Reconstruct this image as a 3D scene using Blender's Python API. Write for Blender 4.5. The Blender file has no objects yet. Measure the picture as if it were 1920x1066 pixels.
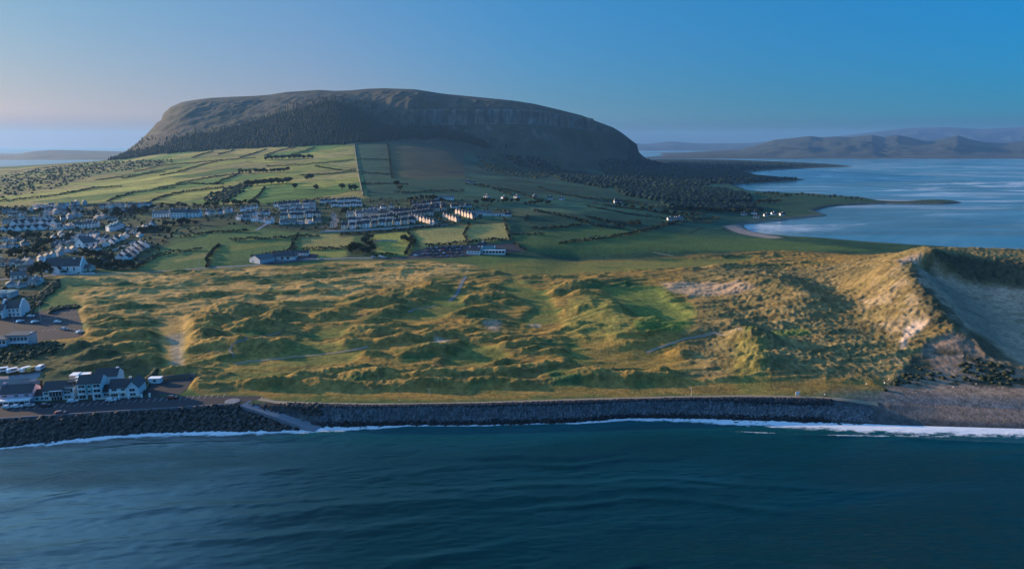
import bpy, bmesh, math, random
import numpy as np
from mathutils import Vector, Matrix
R = math.radians
sc = bpy.context.scene
COL = sc.collection

# ------------------------------------------------------------------ camera
TH = R(11.6); CH = 115.0; F = 1280.0
cam_d = bpy.data.cameras.new("camera"); cam = bpy.data.objects.new("camera", cam_d); COL.objects.link(cam)
cam.location = (0, 0, CH); cam.rotation_euler = (R(90) - TH, 0, 0)
cam_d.sensor_width = 36; cam_d.lens = 36 * F / 1920; cam_d.clip_start = 1; cam_d.clip_end = 120000
sc.camera = cam

# ------------------------------------------------------------------ world, sun, exposure
SUN_EL, SUN_AZ = R(10.5), R(-66)          # azimuth from +Y (view direction) towards +X; negative = left
w = bpy.data.worlds.new("World"); sc.world = w; w.use_nodes = True
nt = w.node_tree; nt.nodes.clear()
out = nt.nodes.new('ShaderNodeOutputWorld'); bg = nt.nodes.new('ShaderNodeBackground')
sky = nt.nodes.new('ShaderNodeTexSky'); sky.sky_type = 'NISHITA'; sky.sun_disc = False
sky.sun_elevation = SUN_EL; sky.sun_rotation = SUN_AZ
sky.altitude = 0; sky.air_density = 1.0; sky.dust_density = 0.6; sky.ozone_density = 3.0
# morning air: paler towards the sun, deep clear blue away from it and above (tint by true compass direction)
gtc = nt.nodes.new('ShaderNodeTexCoord'); sep = nt.nodes.new('ShaderNodeSeparateXYZ'); nt.links.new(gtc.outputs['Generated'], sep.inputs[0])
zc = nt.nodes.new('ShaderNodeMath'); zc.operation = 'MAXIMUM'; zc.inputs[1].default_value = .006; nt.links.new(sep.outputs['Z'], zc.inputs[0]); vc = nt.nodes.new('ShaderNodeCombineXYZ'); nt.links.new(sep.outputs['X'], vc.inputs[0]); nt.links.new(sep.outputs['Y'], vc.inputs[1]); nt.links.new(zc.outputs[0], vc.inputs[2]); nt.links.new(vc.outputs[0], sky.inputs[0])
# unseen upper sky on the sun's side, boosted as added fill for sea and shade
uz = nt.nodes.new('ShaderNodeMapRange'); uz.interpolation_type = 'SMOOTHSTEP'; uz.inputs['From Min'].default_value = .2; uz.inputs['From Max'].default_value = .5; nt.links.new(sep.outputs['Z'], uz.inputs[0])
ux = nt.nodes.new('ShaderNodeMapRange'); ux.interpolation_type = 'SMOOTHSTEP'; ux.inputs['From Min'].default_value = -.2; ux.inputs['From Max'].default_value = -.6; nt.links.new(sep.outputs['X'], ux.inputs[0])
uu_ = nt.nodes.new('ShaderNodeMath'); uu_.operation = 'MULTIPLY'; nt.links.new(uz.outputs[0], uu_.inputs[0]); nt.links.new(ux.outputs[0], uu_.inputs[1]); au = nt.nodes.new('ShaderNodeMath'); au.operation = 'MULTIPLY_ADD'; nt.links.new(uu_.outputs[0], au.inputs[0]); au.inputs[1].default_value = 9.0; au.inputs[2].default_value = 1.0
az = nt.nodes.new('ShaderNodeMapRange'); az.inputs['From Min'].default_value = -.9; az.inputs['From Max'].default_value = .9; nt.links.new(sep.outputs['X'], az.inputs[0])
rp = nt.nodes.new('ShaderNodeValToRGB'); nt.links.new(az.outputs[0], rp.inputs[0]); E = rp.color_ramp.elements
E[0].position = 0.0; E[0].color = (.23, .29, .325, 1); E[1].position = 1.0; E[1].color = (.012, .36, .62, 1)
for pos, c_ in ((.17, (.218, .298, .315)), (.35, (.23, .325, .40)), (.52, (.115, .35, .50)), (.7, (.055, .36, .56)), (.83, (.020, .365, .605))):
    e_ = E.new(pos); e_.color = c_ + (1,)
el = nt.nodes.new('ShaderNodeMapRange'); el.inputs['From Min'].default_value = 0; el.inputs['From Max'].default_value = .22; el.inputs['To Min'].default_value = .86; el.inputs['To Max'].default_value = 1.22; nt.links.new(sep.outputs['Z'], el.inputs[0])
cmb = nt.nodes.new('ShaderNodeCombineXYZ'); er = nt.nodes.new('ShaderNodeMapRange'); er.inputs['From Max'].default_value = .22; er.inputs['To Min'].default_value = 1.3; er.inputs['To Max'].default_value = 1.12; nt.links.new(sep.outputs['Z'], er.inputs[0])
nt.links.new(er.outputs[0], cmb.inputs[0]); eg = nt.nodes.new('ShaderNodeMapRange'); eg.inputs['From Max'].default_value = .22; eg.inputs['To Min'].default_value = .66; eg.inputs['To Max'].default_value = 1.2; nt.links.new(sep.outputs['Z'], eg.inputs[0]); nt.links.new(eg.outputs[0], cmb.inputs[1]); nt.links.new(el.outputs[0], cmb.inputs[2])
m1 = nt.nodes.new('ShaderNodeVectorMath'); m1.operation = 'MULTIPLY'; m2 = nt.nodes.new('ShaderNodeVectorMath'); m2.operation = 'MULTIPLY'; m3 = nt.nodes.new('ShaderNodeVectorMath'); m3.operation = 'SCALE'; m3.inputs['Scale'].default_value = 1.27
nt.links.new(sky.outputs[0], m1.inputs[0]); nt.links.new(rp.outputs[0], m1.inputs[1]); nt.links.new(m1.outputs[0], m2.inputs[0]); nt.links.new(cmb.outputs[0], m2.inputs[1]); nt.links.new(m2.outputs[0], m3.inputs[0])
bg.inputs['Strength'].default_value = 0.1
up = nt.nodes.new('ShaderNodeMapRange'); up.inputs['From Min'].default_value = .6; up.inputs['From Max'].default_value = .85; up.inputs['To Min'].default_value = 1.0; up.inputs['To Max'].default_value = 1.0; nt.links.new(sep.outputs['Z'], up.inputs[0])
bk = nt.nodes.new('ShaderNodeMapRange'); bk.interpolation_type = 'SMOOTHSTEP'; bk.inputs['From Min'].default_value = .014; bk.inputs['From Max'].default_value = .042; bk.inputs['To Min'].default_value = .6; nt.links.new(sep.outputs['Z'], bk.inputs[0]); m5 = nt.nodes.new('ShaderNodeVectorMath'); m5.operation = 'SCALE'; nt.links.new(m3.outputs[0], m5.inputs[0]); nt.links.new(bk.outputs[0], m5.inputs['Scale'])
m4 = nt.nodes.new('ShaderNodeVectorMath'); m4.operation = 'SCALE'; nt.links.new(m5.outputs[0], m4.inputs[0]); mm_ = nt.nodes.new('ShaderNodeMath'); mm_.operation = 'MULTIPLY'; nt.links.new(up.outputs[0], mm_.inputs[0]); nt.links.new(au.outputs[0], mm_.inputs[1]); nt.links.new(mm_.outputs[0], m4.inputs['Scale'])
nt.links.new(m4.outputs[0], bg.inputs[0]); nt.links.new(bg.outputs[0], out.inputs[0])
sd = bpy.data.lights.new("sun", 'SUN'); sun = bpy.data.objects.new("sun", sd); COL.objects.link(sun)
sd.energy = 5.0; sd.angle = R(0.55); sd.color = (1.0, 0.67, 0.35)
SD = Vector((math.sin(SUN_AZ) * math.cos(SUN_EL), math.cos(SUN_AZ) * math.cos(SUN_EL), math.sin(SUN_EL)))
sun.rotation_euler = SD.to_track_quat('Z', 'Y').to_euler()
sc.view_settings.view_transform = 'Standard'; sc.view_settings.look = 'None'
sc.view_settings.exposure = 1.05; sc.view_settings.gamma = 1.0
sc.cycles.max_bounces = 5; sc.cycles.diffuse_bounces = 2; sc.cycles.glossy_bounces = 2; sc.cycles.transmission_bounces = 2
sc.cycles.volume_bounces = 1; sc.cycles.transparent_max_bounces = 6; sc.cycles.caustics_reflective = False
sc.cycles.use_denoising = True

# ------------------------------------------------------------------ noise
rng = np.random.default_rng(7)
_G = rng.random((8, 256, 256)).astype(np.float32)
def vn(x, y, s=0):
    x = np.asarray(x, np.float32) + 1000.37 * (s + 1); y = np.asarray(y, np.float32) + 517.1 * (s + 3)
    xf = np.floor(x); yf = np.floor(y); fx = x - xf; fy = y - yf
    xi = xf.astype(np.int32) & 255; yi = yf.astype(np.int32) & 255; x1 = (xi + 1) & 255; y1 = (yi + 1) & 255
    fx = fx * fx * fx * (fx * (fx * 6 - 15) + 10); fy = fy * fy * fy * (fy * (fy * 6 - 15) + 10)
    g = _G[s % 8]
    a = g[yi, xi]; b = g[yi, x1]; c = g[y1, xi]; d = g[y1, x1]
    return ((a + (b - a) * fx) * (1 - fy) + (c + (d - c) * fx) * fy) * 2 - 1
def fbm(x, y, o=4, s=0, g=0.5):
    t = 0; a = 1.0; n = 0
    for k in range(o):
        c, sn = math.cos(k * 1.3), math.sin(k * 1.3)
        t = t + a * vn((x * c - y * sn) * 2 ** k, (x * sn + y * c) * 2 ** k, s + k); n += a; a *= g
    return t / n
def ridge(x, y, o=3, s=0, g=0.5):
    t = 0; a = 1.0; n = 0
    for k in range(o):
        t = t + a * (1 - np.abs(vn(x * 2 ** k, y * 2 ** k, s + k)) * 2) ; n += a; a *= g
    return t / n
def sstep(a, b, x):
    t = np.clip((x - a) / (b - a), 0, 1); return t * t * (3 - 2 * t)

# ------------------------------------------------------------------ photo pixel <-> world helpers
CT, ST = math.cos(TH), math.sin(TH)
ZR_Y = [0, 600, 750, 950, 1300, 2000, 3000, 9000]; ZR_Z = [7, 12, 20, 33, 45, 95, 200, 200]
def depth(Y): return Y * CT + (CH - np.interp(Y, ZR_Y, ZR_Z)) * ST
def rayd(px, py):
    dy = (533 - py) / F
    return (px - 960) / F, CT + dy * ST, -ST + dy * CT
def z_at(px, py, Y):
    dx, dY, dZ = rayd(px, py); return CH + Y * dZ / dY
def Y_at(px, py, z):
    dx, dY, dZ = rayd(px, py); return (z - CH) * dY / dZ

# lattice: columns follow bearings, rows grow with distance (detail falls off with distance)
PX0, DPX = -560.0, 2.2; NC = 1430
L0, DL = math.log(222.0), 0.0028; NR = int((math.log(6300.0) - L0) / DL) + 1
PXS = PX0 + DPX * np.arange(NC); YS = np.exp(L0 + DL * np.arange(NR))
DEP = depth(YS)
XX = ((PXS[None, :] - 960) / F * DEP[:, None]).astype(np.float32)
YY = np.repeat(YS[:, None], NC, 1).astype(np.float32)
PG = np.repeat(PXS[None, :], NR, 0).astype(np.float32)

# ------------------------------------------------------------------ base relief: cross-section curves, each (px, Y, z)
def cY(pts): return [(p, Y, z_at(p, py, Y)) for p, py, Y in pts]
def cZ(pts): return [(p, Y_at(p, py, z), z) for p, py, z in pts]
WL = cZ([(-420, 870, 0), (0, 835, 0), (150, 818, 0), (250, 810, 0), (350, 806, 0), (500, 805, 0), (610, 800, 0), (760, 796, 0), (900, 796, 0), (1080, 791, 0), (1180, 783, 0), (1300, 783, 0), (1500, 790, 0), (1700, 797, 0), (1920, 803, 0), (2340, 812, 0)])
deep = [(p, Y - 30, -6) for p, Y, z in WL]
PE = cZ([(-420, 815, 6), (0, 787, 6), (110, 780, 6), (250, 771, 6), (330, 766, 6), (440, 758, 6), (520, 756, 6), (700, 760, 6), (900, 757, 6), (1100, 751, 6), (1300, 746, 6), (1400, 745, 6), (1550, 749, 5.6), (1640, 757, 4.6), (1760, 762, 3.6), (1920, 772, 3.0), (2340, 782, 3)])
K3 = [(p, y + 14, z) for (p, y, z) in [(a, b, {0: 6.1}.get(0, 6.1) if a < 1500 else c + 1.6) for a, b, c in PE]]
K4 = cZ([(-420, 640, 7), (0, 600, 7.5), (200, 590, 8), (500, 575, 9), (900, 570, 9), (1200, 570, 8.5), (1600, 570, 8.5), (2340, 580, 8)])
K5 = cZ([(-420, 540, 12), (0, 516, 12.5), (100, 513, 12.5), (400, 500, 12.5), (600, 489, 13), (800, 483, 13), (950, 476, 13), (1200, 472, 9), (1400, 470, 6), (1600, 478, 6), (1920, 492, 7), (2340, 500, 7)])
K6 = cY([(-420, 450, 720), (0, 450, 713), (200, 452, 690), (400, 424, 755), (600, 430, 760), (830, 418, 790), (1000, 405, 850), (1200, 410, 905)]) + [(1350, 930, 6), (1420, 930, 2.5), (2340, 930, 2.5)]
K7 = cY([(-420, 385, 1050), (0, 385, 1050), (200, 380, 1050), (400, 383, 980), (600, 372, 1000), (680, 370, 1000), (900, 375, 1000), (1100, 372, 1120), (1200, 370, 1250)]) + [(1400, 1450, 9), (1500, 1450, 4), (2340, 1450, 3)]
K8 = cY([(-420, 345, 1600), (0, 342, 1600), (200, 335, 1550), (400, 325, 1500), (600, 320, 1500), (700, 320, 1500), (800, 325, 1480), (1000, 340, 1500), (1200, 345, 1700)]) + [(1400, 2100, 11), (1500, 2100, 5), (2340, 2100, 3)]
K9 = cY([(-420, 330, 2300), (0, 314, 2380), (100, 307, 2400), (205, 300, 2350), (300, 289, 2250), (400, 282, 2200), (480, 278, 2150), (600, 273, 2100), (665, 270, 2100), (740, 268, 2120), (850, 278, 2200), (920, 298, 2200), (1000, 318, 2200), (1100, 322, 2300), (1200, 313, 2700)]) + [(1240, 2850, 22), (1300, 2850, 14), (1400, 2850, 8), (1600, 2850, 4), (2340, 2850, 3)]
K10 = [(-420, 2700, 22), (0, 2700, 30), (100, 2700, 40)] + cY([(205, 300, 2480), (240, 288, 2520), (300, 264, 2520), (345, 245, 2550), (400, 238, 2560), (500, 226, 2560), (570, 207, 2510), (620, 195, 2480), (660, 202, 2480), (700, 222, 2500), (760, 238, 2560), (850, 240, 2600), (950, 243, 2620), (1050, 262, 2640), (1100, 275, 2700), (1150, 284, 2800), (1200, 299, 2990), (1240, 307, 3000)]) + [(1300, 3000, 12), (1600, 3000, 4), (2340, 3000, 3)]
K11 = [(-420, 2900, 15), (0, 2900, 20), (100, 2900, 28)] + cY([(205, 301, 2700), (240, 279, 2800), (262, 263, 2800), (285, 243, 2800), (300, 231, 2800), (345, 205, 2800), (400, 194, 2850), (500, 188, 2900), (570, 183, 2900), (620, 182, 2850), (700, 180, 2850), (760, 187, 2700), (850, 200, 2720), (950, 206, 2740), (1050, 224, 2760), (1100, 236, 2800), (1150, 252, 2880), (1200, 289, 3040), (1240, 308, 3080)]) + [(1300, 3100, 10), (1600, 3100, 4), (2340, 3100, 3)]
sky_pts = [(205, 300), (222, 291), (240, 278), (262, 262), (285, 240), (294, 229), (303, 225), (308, 212), (322, 200), (345, 190), (370, 186), (400, 182), (440, 180), (480, 178.5), (510, 176), (540, 171), (570, 169), (600, 167), (630, 169), (660, 168), (690, 165), (720, 164), (780, 166), (830, 174), (900, 181), (960, 187), (1000, 193), (1050, 205), (1090, 215), (1120, 227), (1150, 238), (1168, 249), (1182, 260), (1196, 270), (1199, 284), (1212, 297), (1240, 307)]
K12 = [(-420, 3100, -3), (0, 3100, -3), (100, 3100, 0)] + cY([(a, b, 3060) for a, b in sky_pts]) + [(1300, 3250, 8), (1600, 3250, 4), (2340, 3250, 3)]
K13 = [(a, 3800, max(4, c * 0.9 - 6) if c > 40 else (-4 if a < 150 else 4)) for a, b, c in K12]
K14 = [(-420, 4700, -4), (300, 4700, -4), (900, 4700, 3), (1200, 4700, 3), (2340, 4700, 3)]
K15 = [(-420, 5300, -4), (300, 5300, -4), (900, 5300, 3), (1200, 5300, 3), (2340, 5300, 3)]
K16 = [(-420, 5700, -5), (2340, 5700, -5)]
K17 = [(-420, 6400, -5), (2340, 6400, -5)]
curves = [deep, WL, PE, K3, K4, K5, K6, K7, K8, K9, K10, K11, K12, K13, K14, K15, K16, K17]
def smooth_interp(x, pts, k):
    xs = [p[0] for p in pts]; return np.interp(x, xs, [p[k] for p in pts])
cy = np.array([smooth_interp(PXS, c, 1) for c in curves]); cz = np.array([smooth_interp(PXS, c, 2) for c in curves])
def blur1(a, n, axis):
    if n < 1: return a
    k = np.hanning(2 * n + 3)[1:-1]; k /= k.sum()
    p = [(0, 0)] * a.ndim; p[axis] = (n, n); b = np.pad(a, p, mode='edge'); o = np.zeros_like(a)
    for i, wt in enumerate(k):
        sl = [slice(None)] * a.ndim; sl[axis] = slice(i, i + a.shape[axis]); o += (wt * b[tuple(sl)]).astype(a.dtype)
    return o
for k in range(4, 10): cy[k] = blur1(cy[k], 30, 0); cz[k] = blur1(cz[k], 30, 0)
for k in (10, 11): cy[k] = blur1(cy[k], 10, 0); cz[k] = blur1(cz[k], 10, 0)
cy = np.maximum.accumulate(cy + np.arange(len(curves))[:, None] * 0.01, 0)
Z = np.empty((NR, NC), np.float32)
for j in range(NC): Z[:, j] = np.interp(YS, cy[:, j], cz[:, j])
Zb = blur1(Z, 9, 0)
wt = sstep(300, 340, YY) ; Z = Z * (1 - wt) + Zb * wt
BASE = Z.copy()

def lat(X, Y):
    return (960 + F * X / depth(Y) - PX0) / DPX, (np.log(Y) - L0) / DL
def samp(A, X, Y):
    c, r = lat(np.asarray(X, float), np.asarray(Y, float))
    c = np.clip(c, 0, NC - 1.001); r = np.clip(r, 0, NR - 1.001)
    ci = c.astype(int); ri = r.astype(int); fc = c - ci; fr = r - ri
    return (A[ri, ci] * (1 - fc) + A[ri, ci + 1] * fc) * (1 - fr) + (A[ri + 1, ci] * (1 - fc) + A[ri + 1, ci + 1] * fc) * fr
_YM = np.exp(np.linspace(math.log(226), math.log(6200), 3000))
def ground(px, py, A=None):
    """where the line of sight through photo pixel (px, py) first meets the land"""
    A = Z if A is None else A
    dx, dY, dZ = rayd(px, py)
    X = _YM * dx / dY; zr = CH + _YM * dZ / dY; h = np.maximum(samp(A, X, _YM), 0)
    k = np.nonzero(h > zr)[0]
    k = k[0] if len(k) else len(_YM) - 1
    Y = _YM[k]
    if k > 0:
        a = zr[k - 1] - h[k - 1]; b = h[k] - zr[k]
        if a + b > 0: Y = _YM[k - 1] + (_YM[k] - _YM[k - 1]) * a / (a + b)
    return float(Y * dx / dY), float(Y), float(max(samp(A, Y * dx / dY, Y), 0))
def poly_lat(pts, A=None):
    o = []
    for px, py in pts:
        X, Y, z = ground(px, py, BASE if A is None else A); o.append([float(v) for v in lat(X, Y)])
    return np.array(o)
# edges of the painted areas wander
WC = (fbm(XX / 14, YY / 14, 3, 2) * 1.0).astype(np.float32); WR = (fbm(XX / 14, YY / 14, 3, 5) * 1.0).astype(np.float32)
def mask(pts, feather=2, warp=0.0, lats=None):
    P = poly_lat(pts) if lats is None else lats
    m = int(abs(warp) + feather * 2 + 3)
    c0 = int(max(0, P[:, 0].min() - m)); c1 = int(min(NC, P[:, 0].max() + m + 1)); r0 = int(max(0, P[:, 1].min() - m)); r1 = int(min(NR, P[:, 1].max() + m + 1))
    M = np.zeros((NR, NC), np.float32)
    if c1 <= c0 or r1 <= r0: return M
    cc, rr = np.meshgrid(np.arange(c0, c1, dtype=np.float32), np.arange(r0, r1, dtype=np.float32))
    if warp: cc = cc + WC[r0:r1, c0:c1] * warp; rr = rr + WR[r0:r1, c0:c1] * warp
    ins = np.zeros(cc.shape, bool); n = len(P)
    for i in range(n):
        x1, y1 = P[i]; x2, y2 = P[(i + 1) % n]
        if y1 == y2: continue
        cnd = ((y1 > rr) != (y2 > rr)) & (cc < (x2 - x1) * (rr - y1) / (y2 - y1) + x1); ins ^= cnd
    s = ins.astype(np.float32)
    if feather: s = blur1(blur1(s, feather, 0), feather, 1)
    M[r0:r1, c0:c1] = s
    return M
def line_mask(pts, wid, feather=1, A=None):
    """band of the given width in metres along a polyline"""
    G = [ground(a, b, BASE if A is None else A)[:2] for a, b in pts]
    D = np.full((NR, NC), 1e9, np.float32)
    for (x1, y1), (x2, y2) in zip(G[:-1], G[1:]):
        (ca, ra), (cb, rb) = lat(x1, y1), lat(x2, y2); m = 40
        c0, c1 = int(max(0, min(ca, cb) - m)), int(min(NC, max(ca, cb) + m)); r0, r1 = int(max(0, min(ra, rb) - m)), int(min(NR, max(ra, rb) + m))
        if c1 <= c0 or r1 <= r0: continue
        x = XX[r0:r1, c0:c1]; y = YY[r0:r1, c0:c1]; dx, dy = x2 - x1, y2 - y1; L = dx * dx + dy * dy + 1e-9
        t = np.clip(((x - x1) * dx + (y - y1) * dy) / L, 0, 1)
        d = np.hypot(x - x1 - t * dx, y - y1 - t * dy); D[r0:r1, c0:c1] = np.minimum(D[r0:r1, c0:c1], d)
    return 1 - sstep(wid * 0.5, wid * 0.5 + feather, D)

# ------------------------------------------------------------------ the bay, its spits and beaches
BAY = [(2600, 488), (1920, 474), (1800, 467), (1700, 461), (1600, 453), (1540, 447), (1450, 442), (1415, 436), (1396, 427), (1393, 421), (1455, 415), (1511, 409), (1553, 405), (1545, 401), (1529, 396), (1540, 391), (1575, 386), (1651, 382), (1720, 383), (1771, 383), (1808, 380), (1775, 375), (1739, 375), (1700, 378), (1651, 377), (1623, 371), (1551, 366), (1511, 363), (1463, 363), (1430, 363), (1407, 361), (1390, 354), (1368, 347), (1400, 344), (1431, 342), (1487, 340), (1511, 336), (1487, 335), (1451, 332), (1415, 329), (1403, 323), (1430, 320), (1471, 318), (1531, 315), (1603, 312.5), (1551, 307), (1471, 303), (1350, 299), (1210, 297), (1210, 294), (2600, 294)]
def lat3(pts):
    o = []
    for px, py, z in pts:
        Y = float(Y_at(px, py, z)); dx, dY, dZ = rayd(px, py); o.append([float(v) for v in lat(Y * dx / dY, Y)])
    return np.array(o)
_ZERO = np.zeros_like(Z)
BM = mask(None, 3, 2.0, lats=poly_lat(BAY, _ZERO))
BMw = blur1(blur1(BM, 12, 0), 12, 1)
Z = np.where(BM > 0.02, Z * (1 - BM) - 3.0 * BM, Z)
Z = Z * (1 - 0.75 * np.clip(BMw * 2, 0, 1) * (BM < 0.5) * (PG > 1300))
# ------------------------------------------------------------------ the links: hummocks, big dunes, flats
LINKS = mask([(-420, 600), (90, 640), (160, 570), (90, 540), (110, 521), (400, 505), (600, 494), (800, 490), (900, 500), (1000, 487), (1100, 480), (1250, 478), (1450, 470), (1640, 478), (1800, 484), (2340, 500), (2340, 720), (1750, 718), (1560, 738), (1400, 740), (1100, 744), (700, 750), (500, 748), (480, 738), (380, 740), (290, 700), (90, 706), (-420, 700)], 6, 3)
def blob(D, px, py, lx, ly, h, rot=0, A=0, p=2.0):
    """one hummock: half-lengths in metres"""
    X0, Y0, _ = ground(px, py, BASE); r = max(lx, ly) * 2.2
    (c0, r0), (c1, r1) = lat(X0 - r, Y0 - r), lat(X0 + r, Y0 + r); (c2, _), (c3, _) = lat(X0 - r, Y0 + r), lat(X0 + r, Y0 - r)
    c0, c1 = int(max(0, min(c0, c2))), int(min(NC, max(c1, c3) + 1)); r0, r1 = int(max(0, r0)), int(min(NR, r1 + 1))
    if c1 <= c0 or r1 <= r0: return
    x = XX[r0:r1, c0:c1] - X0; y = YY[r0:r1, c0:c1] - Y0; a = R(rot); u = (x * math.cos(a) + y * math.sin(a)) / lx; v = (-x * math.sin(a) + y * math.cos(a)) / ly
    xw, yw_ = x + X0, y + Y0; u = u + .2 * fbm(xw / 16, yw_ / 13, 2, 1); v = v + .3 * fbm(xw / 16, yw_ / 12, 2, 6); wv = 1 + 0.3 * vn(xw / 8, yw_ / 6, 4); d = (u * u + v * v) ** (p / 2) * wv
    g = h * np.exp(-d * 1.1); D[r0:r1, c0:c1] = np.maximum(D[r0:r1, c0:c1], g) if h > 0 else D[r0:r1, c0:c1] + g
Dm = np.zeros((NR, NC), np.float32)
MOUNDS = [  # px, py, half length (across), half depth, height, rotation
 (400, 610, 15, 13, 7.5, 0), (440, 590, 22, 12, 7, 6), (480, 620, 17, 11, 6.5, 0), (430, 655, 24, 9, 6.5, 0), (385, 640, 9, 10, 6, 0), (520, 600, 14, 9, 6, 10), (545, 650, 14, 7, 5, 5),
 (610, 597, 11, 7, 5.5, 0), (510, 655, 7, 5, 3.5, 0), (720, 572, 20, 7, 5.5, 8), (760, 585, 16, 7, 5, 0), (715, 590, 13, 5, 3.5, 0), (810, 545, 12, 7, 6, 0), (780, 555, 14, 6, 4.5, 10), (670, 565, 10, 5, 3, 0),
 (885, 570, 14, 7, 5, -5), (920, 560, 18, 6, 4, 0), (880, 592, 14, 5, 4.2, 5), (905, 610, 16, 5, 3.5, 0), (950, 570, 15, 5, 3, 0), (925, 540, 9, 5, 4, 0),
 (690, 625, 17, 6, 4.5, 4), (740, 618, 11, 4, 3, 0), (760, 640, 10, 5, 4, 10), (660, 650, 14, 5, 3.6, 5), (820, 635, 13, 4, 3.2, 8), (800, 663, 13, 6, 4.5, 14), (770, 672, 7, 4, 3, 0), (690, 670, 14, 4, 3, 0),
 (870, 625, 15, 4, 3, 5), (920, 632, 12, 4, 3, 0), (960, 655, 20, 5, 3.8, 9), (1000, 645, 13, 5, 3.5, 8), (1040, 640, 12, 4, 2.6, 0), (700, 705, 17, 6, 4, 6), (650, 700, 16, 5, 3.0, 12), (560, 715, 17, 5, 3.5, 14), (510, 722, 15, 4, 3.2, 10),
 (820, 710, 18, 5, 3.5, 10), (790, 725, 14, 5, 3, 6), (610, 728, 16, 5, 3, 0), (690, 735, 15, 4, 2.6, 0), (1000, 695, 17, 4, 3.6, 12), (900, 705, 14, 4, 3, 8), (1060, 690, 8, 4, 2.8, 0), (970, 730, 7, 5, 3.6, 0), (1010, 733, 15, 5, 3.8, 0), (1060, 735, 12, 4, 3.2, 0),
 (1110, 710, 14, 6, 4, 0), (1180, 712, 14, 6, 4, 0), (1240, 705, 12, 4, 3, 0), (1130, 733, 12, 3, 2.4, 0), (1240, 733, 14, 4, 3, 0), (1340, 722, 16, 5, 3.4, 0), (1190, 690, 7, 3, 2, 0),
 (1070, 545, 12, 7, 6, 0), (1045, 555, 10, 5, 4, 0), (1090, 560, 9, 5, 4, 0), (1100, 540, 12, 4, 4, 10), (1090, 590, 13, 7, 5, 0), (1080, 620, 9, 5, 3, 0), (1030, 522, 18, 5, 3, 0),
 (1410, 655, 13, 12, 8.5, 20), (1420, 690, 11, 9, 4, 0), (1385, 625, 9, 7, 3.5, 0), (1350, 512, 20, 7, 3.5, 0), (1420, 505, 22, 6, 3.5, 4), (1290, 515, 16, 5, 3, 0), (1500, 500, 18, 6, 3, 0), (1200, 505, 20, 5, 2.4, 0), (1110, 500, 14, 5, 2.5, 0),
 (180, 670, 11, 5, 4, 15), (230, 655, 17, 5, 4, 14), (210, 690, 17, 5, 4, 16), (260, 682, 14, 6, 4.5, 8), (150, 655, 7, 5, 3.6, 0), (225, 612, 17, 5, 3.4, 10), (190, 600, 15, 4, 3, 8), (250, 635, 14, 5, 3.6, 6), (195, 630, 12, 4, 3, 10), (270, 600, 14, 3.5, 2.4, 3), (240, 580, 18, 4, 2.6, 4),
 (330, 535, 26, 5, 2.8, 5), (250, 550, 22, 5, 2.4, 5), (200, 528, 17, 4, 2, 5), (440, 525, 26, 5, 2.6, 6), (560, 520, 24, 5, 2.6, 6), (640, 535, 18, 5, 2.8, 4), (730, 500, 18, 4, 2.6, 0), (760, 510, 12, 4, 2, 0), (390, 555, 22, 5, 3, 3), (480, 560, 20, 5, 3, 8), (570, 575, 18, 6, 3.4, 8), (600, 550, 22, 5, 2.6, 8), (330, 565, 18, 4, 2.4, 0), (300, 545, 12, 4, 2, 10)]
for m in MOUNDS: blob(Dm, m[0], m[1], m[2], m[3], m[4] * .92, m[5], p=2.1)
_r = random.Random(4)
for k in range(230):          # the smaller hummocks between them
    a, b_ = _r.uniform(110, 1330), _r.uniform(506, 742); s_ = _r.uniform(.5, 1)
    if a < 300 and b_ > 690: continue
    blob(Dm, a, b_, _r.uniform(6, 17) * s_, _r.uniform(2.6, 5) * s_, _r.uniform(1.0, 3.0) * s_, _r.uniform(2, 16), p=2.0)
Dm = Dm * (1 + .16 * fbm(XX / 3.2, YY / 3.0, 2, 2)) + sstep(.6, 2.5, Dm) * (.35 * np.abs(fbm(XX / 5, YY / 4, 3, 4)) + .3 * ridge(XX / 12 + YY / 22, YY / 6, 2, 1))
# smooth fairways lie lower than the rough
SMOOTH = np.zeros((NR, NC), np.float32)
FAIR = [[(296, 605), (345, 590), (350, 640), (345, 688), (300, 694)], [(965, 520), (1030, 560), (1060, 610), (960, 615), (1000, 580), (930, 540)], [(560, 640), (700, 660), (660, 680), (560, 690), (400, 700), (420, 680), (520, 668)], [(380, 722), (440, 700), (600, 690), (540, 708), (460, 722)], [(1060, 640), (1240, 660), (1330, 690), (1060, 690)],
        [(1135, 550), (1230, 545), (1290, 600), (1280, 615), (1190, 610), (1150, 580)], [(820, 560), (880, 545), (860, 590), (780, 610), (730, 600)], [(870, 640), (960, 665), (920, 690), (830, 690)], [(600, 615), (660, 610), (640, 635), (560, 640)], [(110, 525), (165, 525), (120, 580), (80, 578)],
        [(880, 480), (1000, 484), (1240, 480), (1420, 478), (1340, 500), (1150, 512), (1000, 520), (900, 505)], [(1290, 425), (1420, 445), (1640, 470), (1400, 470), (1000, 472), (950, 440)]]
for f in FAIR: SMOOTH = np.maximum(SMOOTH, mask(f, 6, 4))
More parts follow.
